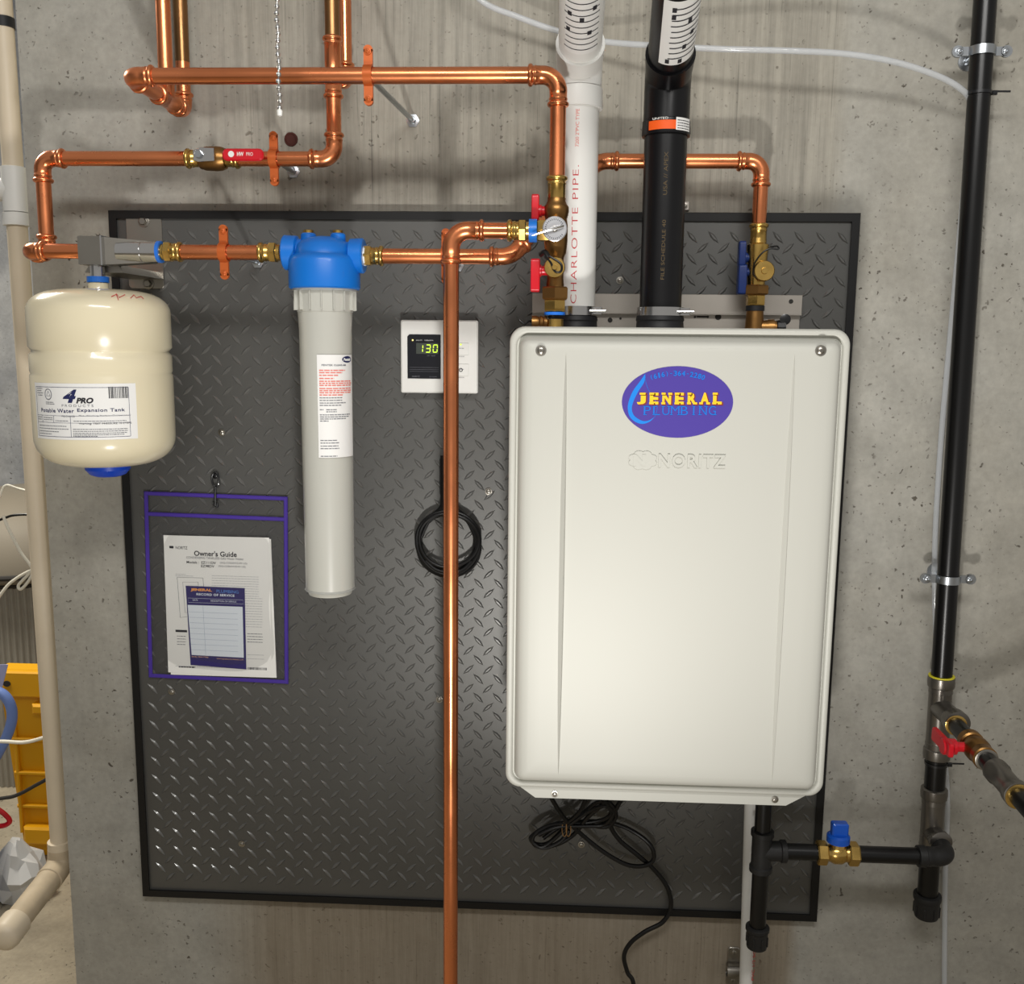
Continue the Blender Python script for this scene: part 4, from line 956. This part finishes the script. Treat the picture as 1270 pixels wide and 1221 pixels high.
prows(bk, [(220, 232, 789+k*3.4) for k in range(4)]+[(307, 328, 786+k*3.4) for k in range(4)], inkg, .0012)
prows(bk, [(218, 234, 782.5)], ink, .0042, broken=False); prows(bk, [(222, 245, 827)], ink, .0024)
u, v = pxy(320, 829.5); mb = MB()
for k in range(18): mb.box(pp_(u, v, .0039)+PF[0]*((k-9)*.0019), (random.choice((.0007, .0011)), .0045, .0002), 0, PF)
mb.build('barcode', ink, bk)
dg = [(220, 716), (252, 717), (256, 762), (224, 766)]; mb = MB()
q = [pp_(*pxy(a, b), .0039) for a, b in dg]; mb.tube([q[0], q[1], q[2], q[3]], .0004, 4, closed=True); q = [pp_(*pxy(a, b), .0039) for a, b in ((227, 722), (246, 722), (249, 757), (230, 760))]; mb.tube(q, .0003, 4, closed=True); mb.build('line_drawing', inkg, bk)
# service card in front of the booklet
cdm = page('c', '', [(237, 824.5), (306, 830), (304, 729.5), (231, 726.5)], .0045, .0052, navy, 'c').build('service_record_card', navy)
tag(cdm, 'navy and white service record card in front of the booklet', 'card')
page('c', '', [(238.5, 812), (303, 815.5), (301.5, 752.5), (233.5, 750)], .0053, .0055, cardblue, 'c').build('ruled_area', cardblue, cdm)
PFo = PF; PF = bfr(231, 726.5, 304, 729.5)
ptext(cdm, 'JENERAL', 250.5, 731.8, 29, 4.6, mat('card_orange', (236, 160, 90), .5), .0055, bold=.05); ptext(cdm, 'PLUMBING', 283, 733.5, 30, 4.2, mat('card_sky', (90, 140, 214), .5), .0055)
ptext(cdm, 'RECORD OF SERVICE', 268, 737.6, 52, 3.2, cardblue, .0055, bold=.03, space=1.1); ptext(cdm, 'DATE', 243, 744, 7, 2.2, cardblue, .0055); ptext(cdm, 'DESCRIPTION OF SERVICE', 278, 745.5, 35, 2.2, cardblue, .0055)
co = mat('card_peach', (214, 170, 140), .5)
ptext(cdm, '(616) 364-7780', 249, 814.6, 23, 2.4, co, .0055); ptext(cdm, 'WWW.JENERALPLUMBING.COM', 286, 817.5, 37, 2.4, co, .0055)
prows(cdm, [(235+k*.35, 302+k*.12, 758.5+k*6.7) for k in range(8)], mat('rule_line', (150, 165, 190), .6), .0004, .0057, False)
q = [pp_(*pxy(a, b), .0056) for a, b in ((252.5, 751), (256, 812))]; MB().tube(q, .0002, 4).build('rule_line', MATS['rule_line'], cdm)
q = [pp_(*pxy(a, b), .0054) for a, b in ((234, 741.5), (302, 744), (302.5, 749), (234.5, 747))]; MB().tube(q, .0002, 4, closed=True).build('rule_line', cardblue, cdm)
PF = PFo

# ================================================================== GAS PIPE
GD = .055
gA, gB = at(1222, -2, GD), at(1151, 1100, GD)
def gx(z): return gA.x+(gB.x-gA.x)*(z-gA.z)/(gB.z-gA.z)
def gz(py): return at(1165, py, GD).z
gp = thing('gas_pipe', 'long upright black gas pipe with clamps at the right of the wall', 'pipe', (gx(-1.17), -GD, gz(1138)))
GR = .0167
def G(z): return V((gx(z), -GD, z))
gdir = (G(1)-G(0)).normalized()
MB().cyl(G(gz(1120)), G(.8), GR, 28).build('pipe', iron, gp)
SB = [(0, .0178), (.001, .0196), (.002, .0212), (.010, .0218), (.018, .0212), (.0195, .0188), (.028, .0192), (.0285, .0184)]
def megatee(z, half, name='tee', sm=True):
    mb = MB(); a = G(z-half); pr = SB; L = 2*half
    mb.lathe(a, gdir, pr+[(L-x, r) for x, r in reversed(pr)], 32)
    return mb
zt1_ = (gz(841)+gz(946))/2; hf = (gz(841)-gz(944))/2
tb = megatee(zt1_+.005, hf); zb1 = at(1168, 884, .08).z; zb1 = -.800
tb.lathe(G(zb1), -Y, [(0, .0172), (.050, .0172), (.052, .0185), (.060, .020), (.075, .020), (.076, .0165)], 32)
tb.build('press_tee', megap, gp, sharp=40)
MB().lathe(G(zt1_+.005+hf), gdir, [(-.001, .0205), (.0008, .0205)], 32).build('yellow_ring', yring, gp, 'yellow ring')
# branch toward the room with the red valve
bx1_, by = 1.381, 0
def Bp(d): return V((gx(zb1)+(1.366-gx(zb1))*(d-GD)/(.62-GD), -d, zb1-.010*(d-GD)/.4))
bdir = (Bp(.6)-Bp(GD)).normalized()
brs = MB().cyl(Bp(.12), Bp(1.0), .0133, 24).build('branch_pipe', iron, gp)
MB().lathe(Bp(.1305), bdir, [(0, .0150), (.0012, .0168), (.002, .0150)], 28).build('sealing_ring', brass, gp)
MB().lathe(Bp(.185), bdir, [(0, .015), (.002, .0185), (.014, .0185), (.016, .016), (.020, .0155), (.030, .019), (.040, .019), (.048, .0155), (.052, .0175), (.066, .0180), (.068, .016)], 28).build('valve_body', bronze, gp, 'brass valve body')
MB().lathe(Bp(.255), bdir, [(0, .0148), (.0012, .0168), (.002, .0150)], 28).build('sealing_ring', steel, gp)
MB().lathe(Bp(.285), bdir, [(0, .0145), (.002, .0180), (.014, .0182), (.018, .0160), (.062, .0160), (.066, .0185), (.080, .0190), (.081, .0155)], 28).build('press_coupling', megap, gp)
MB().lathe(Bp(.366), bdir, [(0, .0150), (.0012, .0180), (.002, .0150)], 28).build('sealing_ring', brass, gp)
hc = Bp(.212)
mb = MB(); mb.lathe(hc-X*.012, -X, [(0, .0075), (.016, .0075), (.018, .012), (.036, .0125), (.038, .011)], 20); mb.build('lever_hub', redp, gp, 'red lever hub')
MB().prism(rrect(.022, .070, .004), -.004, .004, hc+V((-.044, .012, .002)), (V((0, 0, 1)), V((0, 1, 0)), -X), .0015).build('lever', redp, gp, 'red valve lever')
# lower tee, elbow and drip cap
zt2 = (gz(985)+gz(1062))/2+.002; zbr = -1.032
tb = megatee(zt2, (gz(978)-gz(1068))/2); tb.lathe(G(zbr+.012), -Y, [(0, .0160), (.028, .0160), (.030, .0175), (.042, .0185), (.044, .0150)], 28); tb.build('press_tee', megap, gp, sharp=40)
ME = [(0, .0135), (.0008, .0172), (.012, .0176), (.0135, .0160), (.020, .0160), (.021, .0152)]
EC = V((gx(zbr), -.128, zbr+.004))
arc, tt = arc_path(EC, Y, -X, .021, 10); am = .050
pts = [EC+Y*(.034-x) for x, r in ME[:2]]+arc+[EC-X*(am-x) for x, r in reversed(ME)]
rr = [r for x, r in ME[:2]]+[.0155]*len(arc)+[r for x, r in reversed(ME)]
MB().tube(pts, rr, 28).build('press_elbow', malle, gp, sharp=45)
MB().cyl((EC.x, -GD-.03, EC.z), (EC.x, -.11, EC.z), .0133, 24).build('pipe', iron, gp)
MB().lathe(G(gz(1116)), gdir, [(0, .0225), (.006, .0232), (.009, .0225), (.010, .018)], 32).build('cap_rim', malle, gp)
MB().lathe(G(gz(1138)), gdir, [(0, .014), (.001, .019), (.006, .0205), (gz(1116)-gz(1138)+.001, .0208)], 32).build('drip_cap', malle, gp)
mb = MB()
for k in range(8):
    a = 2*PI*k/8+.3; mb.box(G(gz(1129))+V((.0205*math.sin(a), -.0205*math.cos(a), 0)), (.003, .018, .003), .0005, (V((math.cos(a), math.sin(a), 0)), Z, V((math.sin(a), -math.cos(a), 0))))
mb.build('cap_rib', malle, gp)
# straps on the gas pipe
def gclamp(py, px, label):
    z = at(px, py, GD).z; c = G(z); t = thing('pipe_clamp', label, 'pipe clamp', (c.x, 0, z), 'silver gas pipe clamps')
    mb = MB(); vs = []; fs = []; n_ = 16; pr_ = []
    for k in range(n_+1):
        a = PI*k/n_; pr_.append((math.cos(a), math.sin(a)))
    inn = [(.036, 0), (.0185, 0)]+[(.0172*a, .0172*b) for a, b in pr_[1:-1]]+[(-.0185, 0), (-.036, 0)]; out = [(.036, .0022), (.0205, .0022)]+[(.0194*a, .0194*b) for a, b in pr_[1:-1]]+[(-.0205, .0022), (-.036, .0022)]
    m_ = len(inn)
    for zz_ in (-.0065, .0065):
        for L_ in (inn, out): vs += [c+V((a, -b, zz_)) for a, b in L_]
    for k in range(m_-1):
        fs += [(k, k+1, m_+k+1, m_+k), (2*m_+k, 2*m_+k+1, 3*m_+k+1, 3*m_+k), (k, k+1, 2*m_+k+1, 2*m_+k), (m_+k, m_+k+1, 3*m_+k+1, 3*m_+k)]
    mb.add(vs, fs)
    for s_ in (-1, 1): mb.lathe(c+X*s_*.036, -Y, [(0, .0085), (.0022, .0085)], 20)
    mb.build('front_strap', zinc, t)
    mb = MB()
    for zz_ in (0,):
        for s_ in (-1, 1): mb.lathe(c+X*s_*.036, Y, [(.0002, .0085), (.0026, .0085)], 20)
    mb.tube([c+V((.0345*s_, .0015, 0)) for s_ in (1, .55)]+[c+V((.0185*math.cos(PI*k/10), .0185*math.sin(PI*k/10), 0)) for k in range(1, 10)]+[c+V((-.0345*s_, .0015, 0)) for s_ in (.55, 1)], .0014, 6)
    mb.build('rear_strap', zinc, t)
    for s_ in (-1, 1): screw(t, c+V((s_*.034, -.0022, 0)), .0042, zinc)
    MB().cyl(c+Y*.018, V((c.x, -.001, c.z)), .0048, 12).build('standoff_rod', zinc, t)
    MB().lathe((c.x, -.0002, c.z), -Y, [(0, .014), (.003, .014), (.004, .007), (.012, .007)], 24).build('wall_flange', zinc, t)
gclamp(64, 1217, 'silver clamp near the top of the black gas pipe')
gclamp(718, 1168, 'silver clamp halfway down the black gas pipe')
MB_ = MB().tube([at(1196, 78, .03), at(1192, 74, .028), at(1193, 68, .028), at(1199, 66, .03)], .003, 8)
# zip ties
for px, py, s_, lab_ in ((1207, 116, 1, 'black zip tie near the top of the gas pipe where the clear tube meets it'), (1160, 947, 1, 'black zip tie on the gas pipe below the red valve')):
    z = at(px, py, GD).z; c = G(z); mb = MB()
    mb.lathe(c-Z*.0022, Z, [(0, GR), (0, GR+.0018), (.0044, GR+.0018), (.0044, GR)], 28, cap=False)
    mb.box(c+V((GR+.004, -.004, 0)), (.008, .0065, .006), .001); mb.box(c+V((GR+.017, -.004, .002)), (.022, .0028, .0014), .0003)
    tag(mb.build('zip_tie', blackp), lab_, 'zip tie', 'zip ties on the gas pipe')
# clear tube over the wall and down behind the gas pipe
tp = [(560, -34, .05), (600, 3, .05), (640, 20, .045), (690, 38, .04), (745, 51, .04), (820, 57, .06), (900, 61, .075), (980, 63, .085), (1050, 67, .085), (1110, 77, .08), (1160, 93, .07), (1190, 109, .06), (1203, 126, .045), (1204, 160, .022), (1196, 230, .014)]
pts = catmull([at(*q) for q in tp], 8)
zlast = pts[-1]
pts += catmull([zlast, at(1180, 400, .010), at(1166, 560, .009), at(1159, 700, .010), at(1163, 830, .010), at(1171, 930, .010), at(1175, 1000, .010), at(1172, 1100, .010), at(1171, 1260, .012)], 8)[1:]
ctb = MB().tube(pts, .0046, 12).build('clear_tube', tubem); tag(ctb, 'clear plastic tube arching over the wall and down behind the gas pipe', 'tube')

# ================================================================== GAS FEED TO HEATER
hd = .128; HZ_ = EC.z
XT = at(944, 1065, hd).x
ga = thing('gas_feed_pipe', 'black gas tee under the heater joined to blue handled valve', 'pipe', (XT, -hd, at(940, 1176, hd).z))
IR = .0133
IB = [(0, .0160), (.001, .0185), (.009, .0185), (.0105, .0162)]
mb = MB(); mb.lathe((XT, -hd, HZ_-.036), Z, IB+[(.072-x, r) for x, r in reversed(IB)], 28); mb.lathe((XT, -hd, HZ_), X, [(0, .0158)]+[(.040-x, r) for x, r in reversed(IB)], 28); mb.build('tee', malle, ga, sharp=45)
MB().cyl((XT, -hd, HZ_+.03), (XT, -hd, HZ0+.03), IR, 24).build('riser', iron, ga)
zq = at(940, 1152, hd).z; zq0 = at(940, 1176, hd).z
MB().cyl((XT, -hd, zq-.005), (XT, -hd, HZ_-.03), IR, 24).build('drip_leg', iron, ga)
MB().lathe((XT, -hd, zq-.004), Z, [(0, .018), (.002, .0195), (.007, .0195), (.009, .016)], 28).build('cap_rim', malle, ga)
mb = MB().lathe((XT, -hd, zq0), Z, [(0, .012), (.002, .0165), (zq-zq0-.003, .0178)], 28)
for k in range(8):
    a = 2*PI*k/8+.3; mb.box((XT+.0172*math.sin(a), -hd-.0172*math.cos(a), (zq+zq0)/2-.002), (.003, .016, .003), .0005, (V((math.cos(a), math.sin(a), 0)), Z, V((math.sin(a), -math.cos(a), 0))))
mb.build('drip_cap', malle, ga)
xv0, xv1 = at(1012, 1066, hd).x, at(1064, 1066, hd).x; xvm = (xv0+xv1)/2
MB().cyl((XT+.035, -hd, HZ_), (xv0+.006, -hd, HZ_), IR, 24).build('pipe', iron, ga)
MB().cyl((xv1-.006, -hd, HZ_), (EC.x-.040, -hd, HZ_), IR, 24).build('pipe', iron, ga)
gv = thing('gas_valve', 'brass gas shutoff valve with blue handle left of the black elbow', 'valve', (xvm, -hd, HZ_-.02))
for x_, s_ in ((xv0, 1), (xv1, -1)): hexnut(gv, (x_, -hd, HZ_), X*s_, .017, .0195, brass)
MB().lathe((xv0+.015, -hd, HZ_), X, [(0, .0145), (.006, .0135), ((xv1-xv0)/2-.015-.006, .0172), ((xv1-xv0)/2-.015+.006, .0172), (xv1-xv0-.036, .0135), (xv1-xv0-.030, .0145)], 28).build('valve_body', brass, gv)
mb = MB(); mb.lathe((xvm, -hd, HZ_+.008), Z, [(0, .014), (.010, .012), (.013, .010)], 24); mb.build('bonnet', brass, gv)
hz0 = HZ_+.019
mb = MB(); mb.lathe((xvm, -hd, hz0), Z, [(0, .014), (.002, .0185), (.012, .0185), (.015, .015)], 28); mb.prism(rrect(.026, .024, .003), -.008, .008, (xvm+.001, -hd, hz0+.023), FR, .002); mb.build('handle', bluev, gv, 'blue plastic handle')

# ================================================================== CORDS AND CONDENSATE PIPE
cd = thing('power_cord', 'black power cord hanging from under the heater to the floor', 'cord', at(780, 1221, .03))
def cord(pts, r, par, name='cord', m_=cordm, n=8): return MB().tube(catmull([at(*q) for q in pts], n), r, 10).build(name, m_, par)
cord([(680, 982, .15), (686, 994, .12), (700, 1015, .07), (722, 1036, .045), (750, 1058, .04), (778, 1073, .04), (800, 1074, .04), (811, 1065, .04), (806, 1048, .04), (786, 1032, .035), (762, 1022, .035), (735, 1019, .04), (700, 1022, .045), (672, 1030, .05), (660, 1040, .05), (667, 1050, .05), (690, 1048, .045), (712, 1035, .045), (728, 1015, .06), (745, 1000, .08), (760, 985, .12)], .0038, cd)
cord([(775, 985, .13), (765, 1002, .08), (757, 1022, .05), (768, 1042, .04), (792, 1062, .035), (812, 1080, .03), (828, 1102, .028), (832, 1125, .028), (822, 1144, .03), (800, 1156, .03), (782, 1170, .03), (774, 1186, .03), (778, 1206, .03), (786, 1226, .035), (780, 1300, .05)], .0040, cd)
bd2 = thing('cord_bundle', 'loose bundle of tied black cord hanging below the heater', 'cord', at(700, 1050, .04))
for k, q in enumerate(([(665, 1033, .05), (690, 1022, .055), (720, 1022, .05), (752, 1026, .05), (764, 1012, .06), (756, 996, .09), (740, 996, .08), (722, 1010, .06), (700, 1028, .055), (680, 1046, .05), (664, 1047, .05), (658, 1040, .05), (665, 1033, .05)],
                       [(668, 1036, .06), (692, 1026, .06), (725, 1025, .055), (750, 1023, .055), (761, 1008, .07), (750, 1000, .09), (732, 1006, .07), (708, 1022, .06), (686, 1042, .055), (672, 1051, .055), (662, 1046, .055)],
                       [(728, 984, .14), (722, 1002, .09), (712, 1014, .07), (700, 1021, .06), (680, 1025, .055), (664, 1034, .055), (661, 1045, .055), (675, 1052, .055), (695, 1044, .055), (706, 1030, .055)],
                       [(745, 986, .14), (752, 996, .1), (758, 1008, .07), (748, 1017, .055), (720, 1022, .05), (695, 1026, .048), (674, 1040, .048)])):
    cord(q, .0036, bd2, 'cord_strand')
for px in (700, 705): MB().tube([at(px+.5*math.cos(a)*6, 1029+math.sin(a)*9, .062) for a in [2*PI*k/14 for k in range(14)]], .0007, 6, closed=True).build('tan_tie', tan, bd2, 'tan twist tie')
cp_ = thing('condensate_pipe', 'narrow white plastic drain pipe rising behind black tee under heater', 'pipe', at(928, 1221, .05))
cA, cB = at(930, 985, .06), at(928, 1240, .06); cx__ = (cA.x+cB.x)/2
MB().cyl((cA.x, -.06, HZ0+.04), (cB.x, -.06, FZ+.002), .0112, 24).build('pipe', pvc, cp_)
wc = wrap(cB.x, .06, .0112, .25)
text(cp_, 'lettering', 'PVC 1/2 SCH 40', inkr, (.001, at(931, 1190, .07).z), .080, .0048, fn=wc, rot=90, ext=.0004)
q = at(909, 1198, .0); bc = thing('conduit_clamp', 'small grey two-hole clamp low on the wall left of drain pipe', 'clamp', (q.x, 0, q.z-.03))
MB().prism(rrect(.022, .075, .006), 0, .003, (q.x, 0, q.z), FR, .001).build('base_plate', steel, bc)
MB().lathe((q.x-.013, -.010, q.z-.004), X, [(0, .010), (.0, .0135), (.026, .0135), (.026, .010)], 24, cap=False).build('saddle', steel, bc)
for dz in (.029, -.026): screw(bc, (q.x, -.003, q.z+dz), .0045, steel)

# ================================================================== PULL CHAIN, WALL DETAILS
kx, kd = at(345, 60, .45), .45
mb = MB(); z = at(346, 134, kd).z; pts = []
n_ = 0; xx0, xx1 = at(347, 134, kd).x, at(343, 0, kd).x; zz1 = at(343, 0, kd).z
while z < .8:
    t = (z-at(346, 134, kd).z)/(zz1-at(346, 134, kd).z); x_ = xx0+(xx1-xx0)*min(t, 1)
    s_ = .0032 if n_ % 2 == 0 else .0026
    pts.append(V((x_+.0007*math.sin(n_*1.3), -kd-.0007*math.cos(n_*1.3), z))); z += .0075; n_ += 1
pc = thing('pull_chain', 'hanging metal bead pull chain out in front of the copper pipes', 'chain', pts[0])
for p in pts: mb.lathe(p-Z*.0030, Z, [(0, 0), (.0008, .0021), (.003, .0031), (.0052, .0021), (.006, 0)], 10)
mb.tube(pts, .0007, 6); o_ = mb.build('beads', chrome, pc, sharp=60)
MB().lathe(pts[0]-Z*.010, Z, [(0, 0), (.0015, .0028), (.0065, .0034), (.0085, .0020), (.0095, .0010)], 14).build('end_pull', white, pc)
q = at(361, 173, 0)
hl = MB(); hl.lathe((q.x, .0004, q.z), -Y, [(0, .0115), (.0022, .0110), (.0026, .0090), (.0008, .0075), (.0006, 0)], 14)
tag(hl.build('rusty_tie_hole', rust), 'rust stained round tie hole in the concrete above the red lever', 'hole')
q = at(849, 256, 0); bx = thing('wall_anchor', 'small grey anchor plate on concrete right of the black vent', 'anchor', (q.x, 0, q.z-.01))
MB().box((q.x, -.003, q.z), (.014, .014, .006), .001).build('plate', bracketm, bx); screw(bx, (q.x, -.006, q.z), .003, steel)

# ================================================================== LEFT OPENING: DRAIN PIPE AND STORED THINGS
lp = thing('drain_pipe', 'upright yellowed plastic drain pipe along the end of the concrete wall', 'pipe', (-.19, .05, -1.22))
LD = -.05
def lx(z): return -.1945+( .0065)*(0-z)/1.2
def LPt(z): return V((lx(z), .05, z))
ze = at(77, 1072, LD).z
MB().cyl(LPt(ze), LPt(.9), .0168, 28).build('pipe', pvc2, lp)
def lz(py): return at(40, py, LD).z
for y0_, y1_, r, m_ in ((264, 281, .0222, pvc), (207, 264, .0205, pvc), (1041, 1060, .0222, pvc2)):
    MB().lathe(LPt(lz(y1_)), Z, [(0, .0170), (.001, r), (lz(y0_)-lz(y1_)-.001, r), (lz(y0_)-lz(y1_), .0170)], 28).build('coupling', m_, lp)
MB().lathe(LPt((lz(207)+lz(264))/2), -X, [(0, .0195), (.040, .0195), (.042, .022), (.060, .022), (.060, .017)], 28).build('tee_branch', pvc, lp)
MB().lathe(LPt(lz(35)), Z, [(0, .0170), (0, .0185), (lz(22)-lz(35), .0185), (lz(22)-lz(35), .0170)], 24, cap=False).build('black_band', blackr, lp, 'black band')
E0 = LPt(ze); E1 = at(16, 1149, .115); ed = (E1-E0).normalized()
MB().tube([E0+Z*.035, E0+Z*.034]+arc_path(E0, Z, ed, .022, 10)[0]+[E0+ed*.045, E0+ed*.046], [.0170, .0225]+[.0235]*11+[.0245, .0235], 28).build('elbow', pvcd, lp)
MB().cyl(E0+ed*.04, E1, .0225, 28).build('pipe', pvcd, lp, 'dirty horizontal pipe length')
MB().lathe(E1-ed*.012, ed, [(0, .0226), (.001, .0262), (.034, .0268), (.043, .0245), (.050, .017), (.053, 0)], 28).build('end_cap', pvc2, lp, 'cream rounded end cap')

# yellow crate on the floor beyond
cy_ = thing('storage_crate', 'yellow ribbed plastic crate standing on its side behind the drain pipe', 'crate', (-.62, .95, FZ))
cX0, cX1, cY0, cY1, cZ1 = -.735, -.30, .78, .83, at(30, 831, -.78).z
mb = MB(); Hc = cZ1-FZ
mb.loft([[V((cX0+.03*k, cY0+.02*k, FZ+.002)) for k in (1,)]+[V((cX1-.03, cY0+.02, FZ+.002)), V((cX1-.03, cY1-.02, FZ+.002)), V((cX0+.03, cY1-.02, FZ+.002))],
         [V((cX0, cY0, cZ1)), V((cX1, cY0, cZ1)), V((cX1, cY1, cZ1)), V((cX0, cY1, cZ1))]])
mb.build('crate_body', yellow, cy_)
ft = Hc
def fz(v): return FZ+v*Hc
def fy(v): return cY0+.02*(1-v)-.004
mb = MB().box(((cX0+cX1)/2, fy(.94)-.006, fz(.935)), (cX1-cX0+.03, .13*Hc, .022), .004); mb.build('rim', yellow, cy_)
MB().box(((cX0+cX1)/2+.05, fy(.84)-.010, fz(.815)), (cX1-cX0-.10, .028, .034), .006).build('grip_ledge', yellow, cy_)
MB().box(((cX0+cX1)/2+.02, fy(.1)-.012, fz(.135)), (cX1-cX0-.05, .05, .030), .006).build('bottom_ledge', yellow, cy_)
MB().prism(ell(.020, .016, 20), 0, .002, (-.700, fy(.94)-.0175, fz(.94)), FR).build('rim_hole', darkm, cy_)
for k in range(5):
    x_ = cX0+.035+k*.088; MB().box((x_, fy(.45)-.003, fz(.46)), (.009, .64*Hc, .012), .002).build('rib', yellow, cy_)
for v in (.28, .46, .64): MB().box(((cX0+cX1)/2, fy(v)-.003, fz(v)), (cX1-cX0-.05, .009, .012), .002).build('rib', yellow, cy_)
# ribbed grey hose coil / roll standing behind the crate
rz1, rz0 = at(20, 735, -1.15).z, FZ
rb = thing('ribbed_roll', 'grey ribbed fabric basket standing behind the yellow crate', 'basket', (-.95, 1.35, FZ))
vs = []; 
mb = MB(); n_ = 720; ring0, ring1 = [], []
for k in range(n_):
    a = 2*PI*k/n_; r = .34+.0045*math.cos(a*120); ring0.append(V((-1.02+r*math.cos(a), 1.50+r*.9*math.sin(a), FZ+.001))); ring1.append(V((-1.02+r*1.03*math.cos(a), 1.50+r*.93*math.sin(a), rz1)))
mb.loft([ring0, ring1], True, True).build('ribbed_side', ribm, rb, sharp=80)
MB().tube([V((-1.02+.345*math.cos(2*PI*k/40), 1.50+.31*math.sin(2*PI*k/40), rz1+.008)) for k in range(40)], .012, 8, closed=True).build('dark_rim', darkm, rb, 'dark rim')
# tan domed lid on top
gb = thing('domed_lid', 'greyish tan domed lid resting on the ribbed basket', 'lid', (-1.02, 1.5, rz1+.03))
zlid = at(10, 637, -1.1).z
MB().lathe((-1.02, 1.5, rz1+.02), Z, [(0, .36), (.01, .375), (.03, .375), ((zlid-rz1)*.55, .34), ((zlid-rz1)*.85, .25), ((zlid-rz1)*.98, .12), (zlid-rz1, 0)], 48).build('lid_shell', greyb, gb)
MB().tube([V((-1.02+.378*math.cos(2*PI*k/48), 1.5+.378*math.sin(2*PI*k/48), rz1+.045)) for k in range(48)], .008, 8, closed=True).build('lid_edge', darkm, gb)
def loose(name, label, cat, pts, r, m_, n=10): o = MB().tube(catmull([at(*q) for q in pts], n), r, 10).build(name, m_); tag(o, label, cat); return o
loose('extension_cord', 'white cord looping over the tan lid at left edge', 'cord', [(-30, 640, -.35), (-4, 622, -.35), (6, 603, -.35), (22, 606, -.35), (60, 618, -.35), (90, 640, -.5)], .0024, whitec)
loose('white_cable', 'white cable hanging down and knotted above the ribbed basket', 'cord', [(4, 640, -.4), (10, 655, -.4), (25, 684, -.4), (40, 706, -.4), (36, 720, -.4), (26, 731, -.4), (23, 726, -.4), (34, 714, -.4), (38, 708, -.4), (20, 718, -.4), (5, 732, -.4), (-20, 770, -.4)], .0033, whitec)
loose('black_cable', 'black cable running behind the white cord over the lid', 'cord', [(-30, 655, -.5), (0, 645, -.5), (20, 639, -.5), (50, 641, -.5), (90, 660, -.5)], .003, cordm)
loose('cream_cable', 'cream cable crossing in front of the yellow crate', 'cord', [(-40, 922, -.4), (0, 920, -.4), (30, 921, -.4), (55, 915, -.4), (90, 903, -.4)], .0042, whitec)
loose('grey_cable', 'dark grey cable sagging across the yellow crate', 'cord', [(-40, 998, -.4), (0, 991, -.4), (20, 987, -.4), (45, 974, -.4), (64, 962, -.4), (95, 930, -.4)], .0042, darkm)
# pale blue carrier and things at the very left
bt = thing('tool_caddy', 'pale blue plastic caddy handle at left in front of yellow crate', 'caddy', at(-30, 960, -.55))
MB().tube(catmull([at(-45, 1010, -.5), at(-8, 945, -.5), at(10, 910, -.5), at(15, 885, -.5), at(8, 866, -.5), at(-6, 858, -.5), at(-30, 862, -.5)], 8), .012, 12).build('handle', paleblue, bt)
q = at(-72, 1020, -.5); MB().box((q.x, q.y, (q.z+FZ)/2), (.16, q.z-FZ+.08, .20), .012).build('caddy_body', navyc, bt, 'navy body')
q = at(-12, 850, -.62); cdq = MB().prism([(-.06, -.07), (.010, -.07), (.050, .055), (-.06, .05)], 0, .002, q, FR).build('lilac_card', lilac); tag(cdq, 'lilac card leaning at left edge above the blue handle', 'card')
# white bag: crumpled hull on the floor
q = at(20, 1064, -.60); random.seed(3); mb = MB(); rings = []
for j in range(7):
    v = j/6; r = .085*(math.sin(PI*(.12+.8*v)))**.6*(1-.55*v**2); rings.append([V((q.x+r*math.cos(2*PI*k/18)*(1+.22*random.uniform(-1, 1)), q.y+r*.8*math.sin(2*PI*k/18)*(1+.22*random.uniform(-1, 1)), FZ+.001+.15*v+(.012*random.uniform(-1, 1) if j else 0))) for k in range(18)])
bg = mb.loft(rings).build('white_bag', bagw, sharp=12); tag(bg, 'crumpled white plastic bag on the floor by the yellow crate', 'bag')
q = at(38, 1082, -.72)
MB_p = MB().prism([(-.06, -.035), (.03, -.05), (.07, .02), (-.01, .05)], 0, .003, (q.x, q.y, FZ+.0015), (X, Y, Z)); tag(MB_p.build('paper_scrap', bagw), 'flat pale scrap lying on the floor by the crate', 'paper')
q = at(6, 1010, -.62)
loose('red_cord', 'short red cord at left edge beside white bag', 'cord', [(-10, 1000, -.5), (3, 1008, -.5), (12, 1018, -.5), (6, 1024, -.5), (-10, 1026, -.5)], .006, redp)
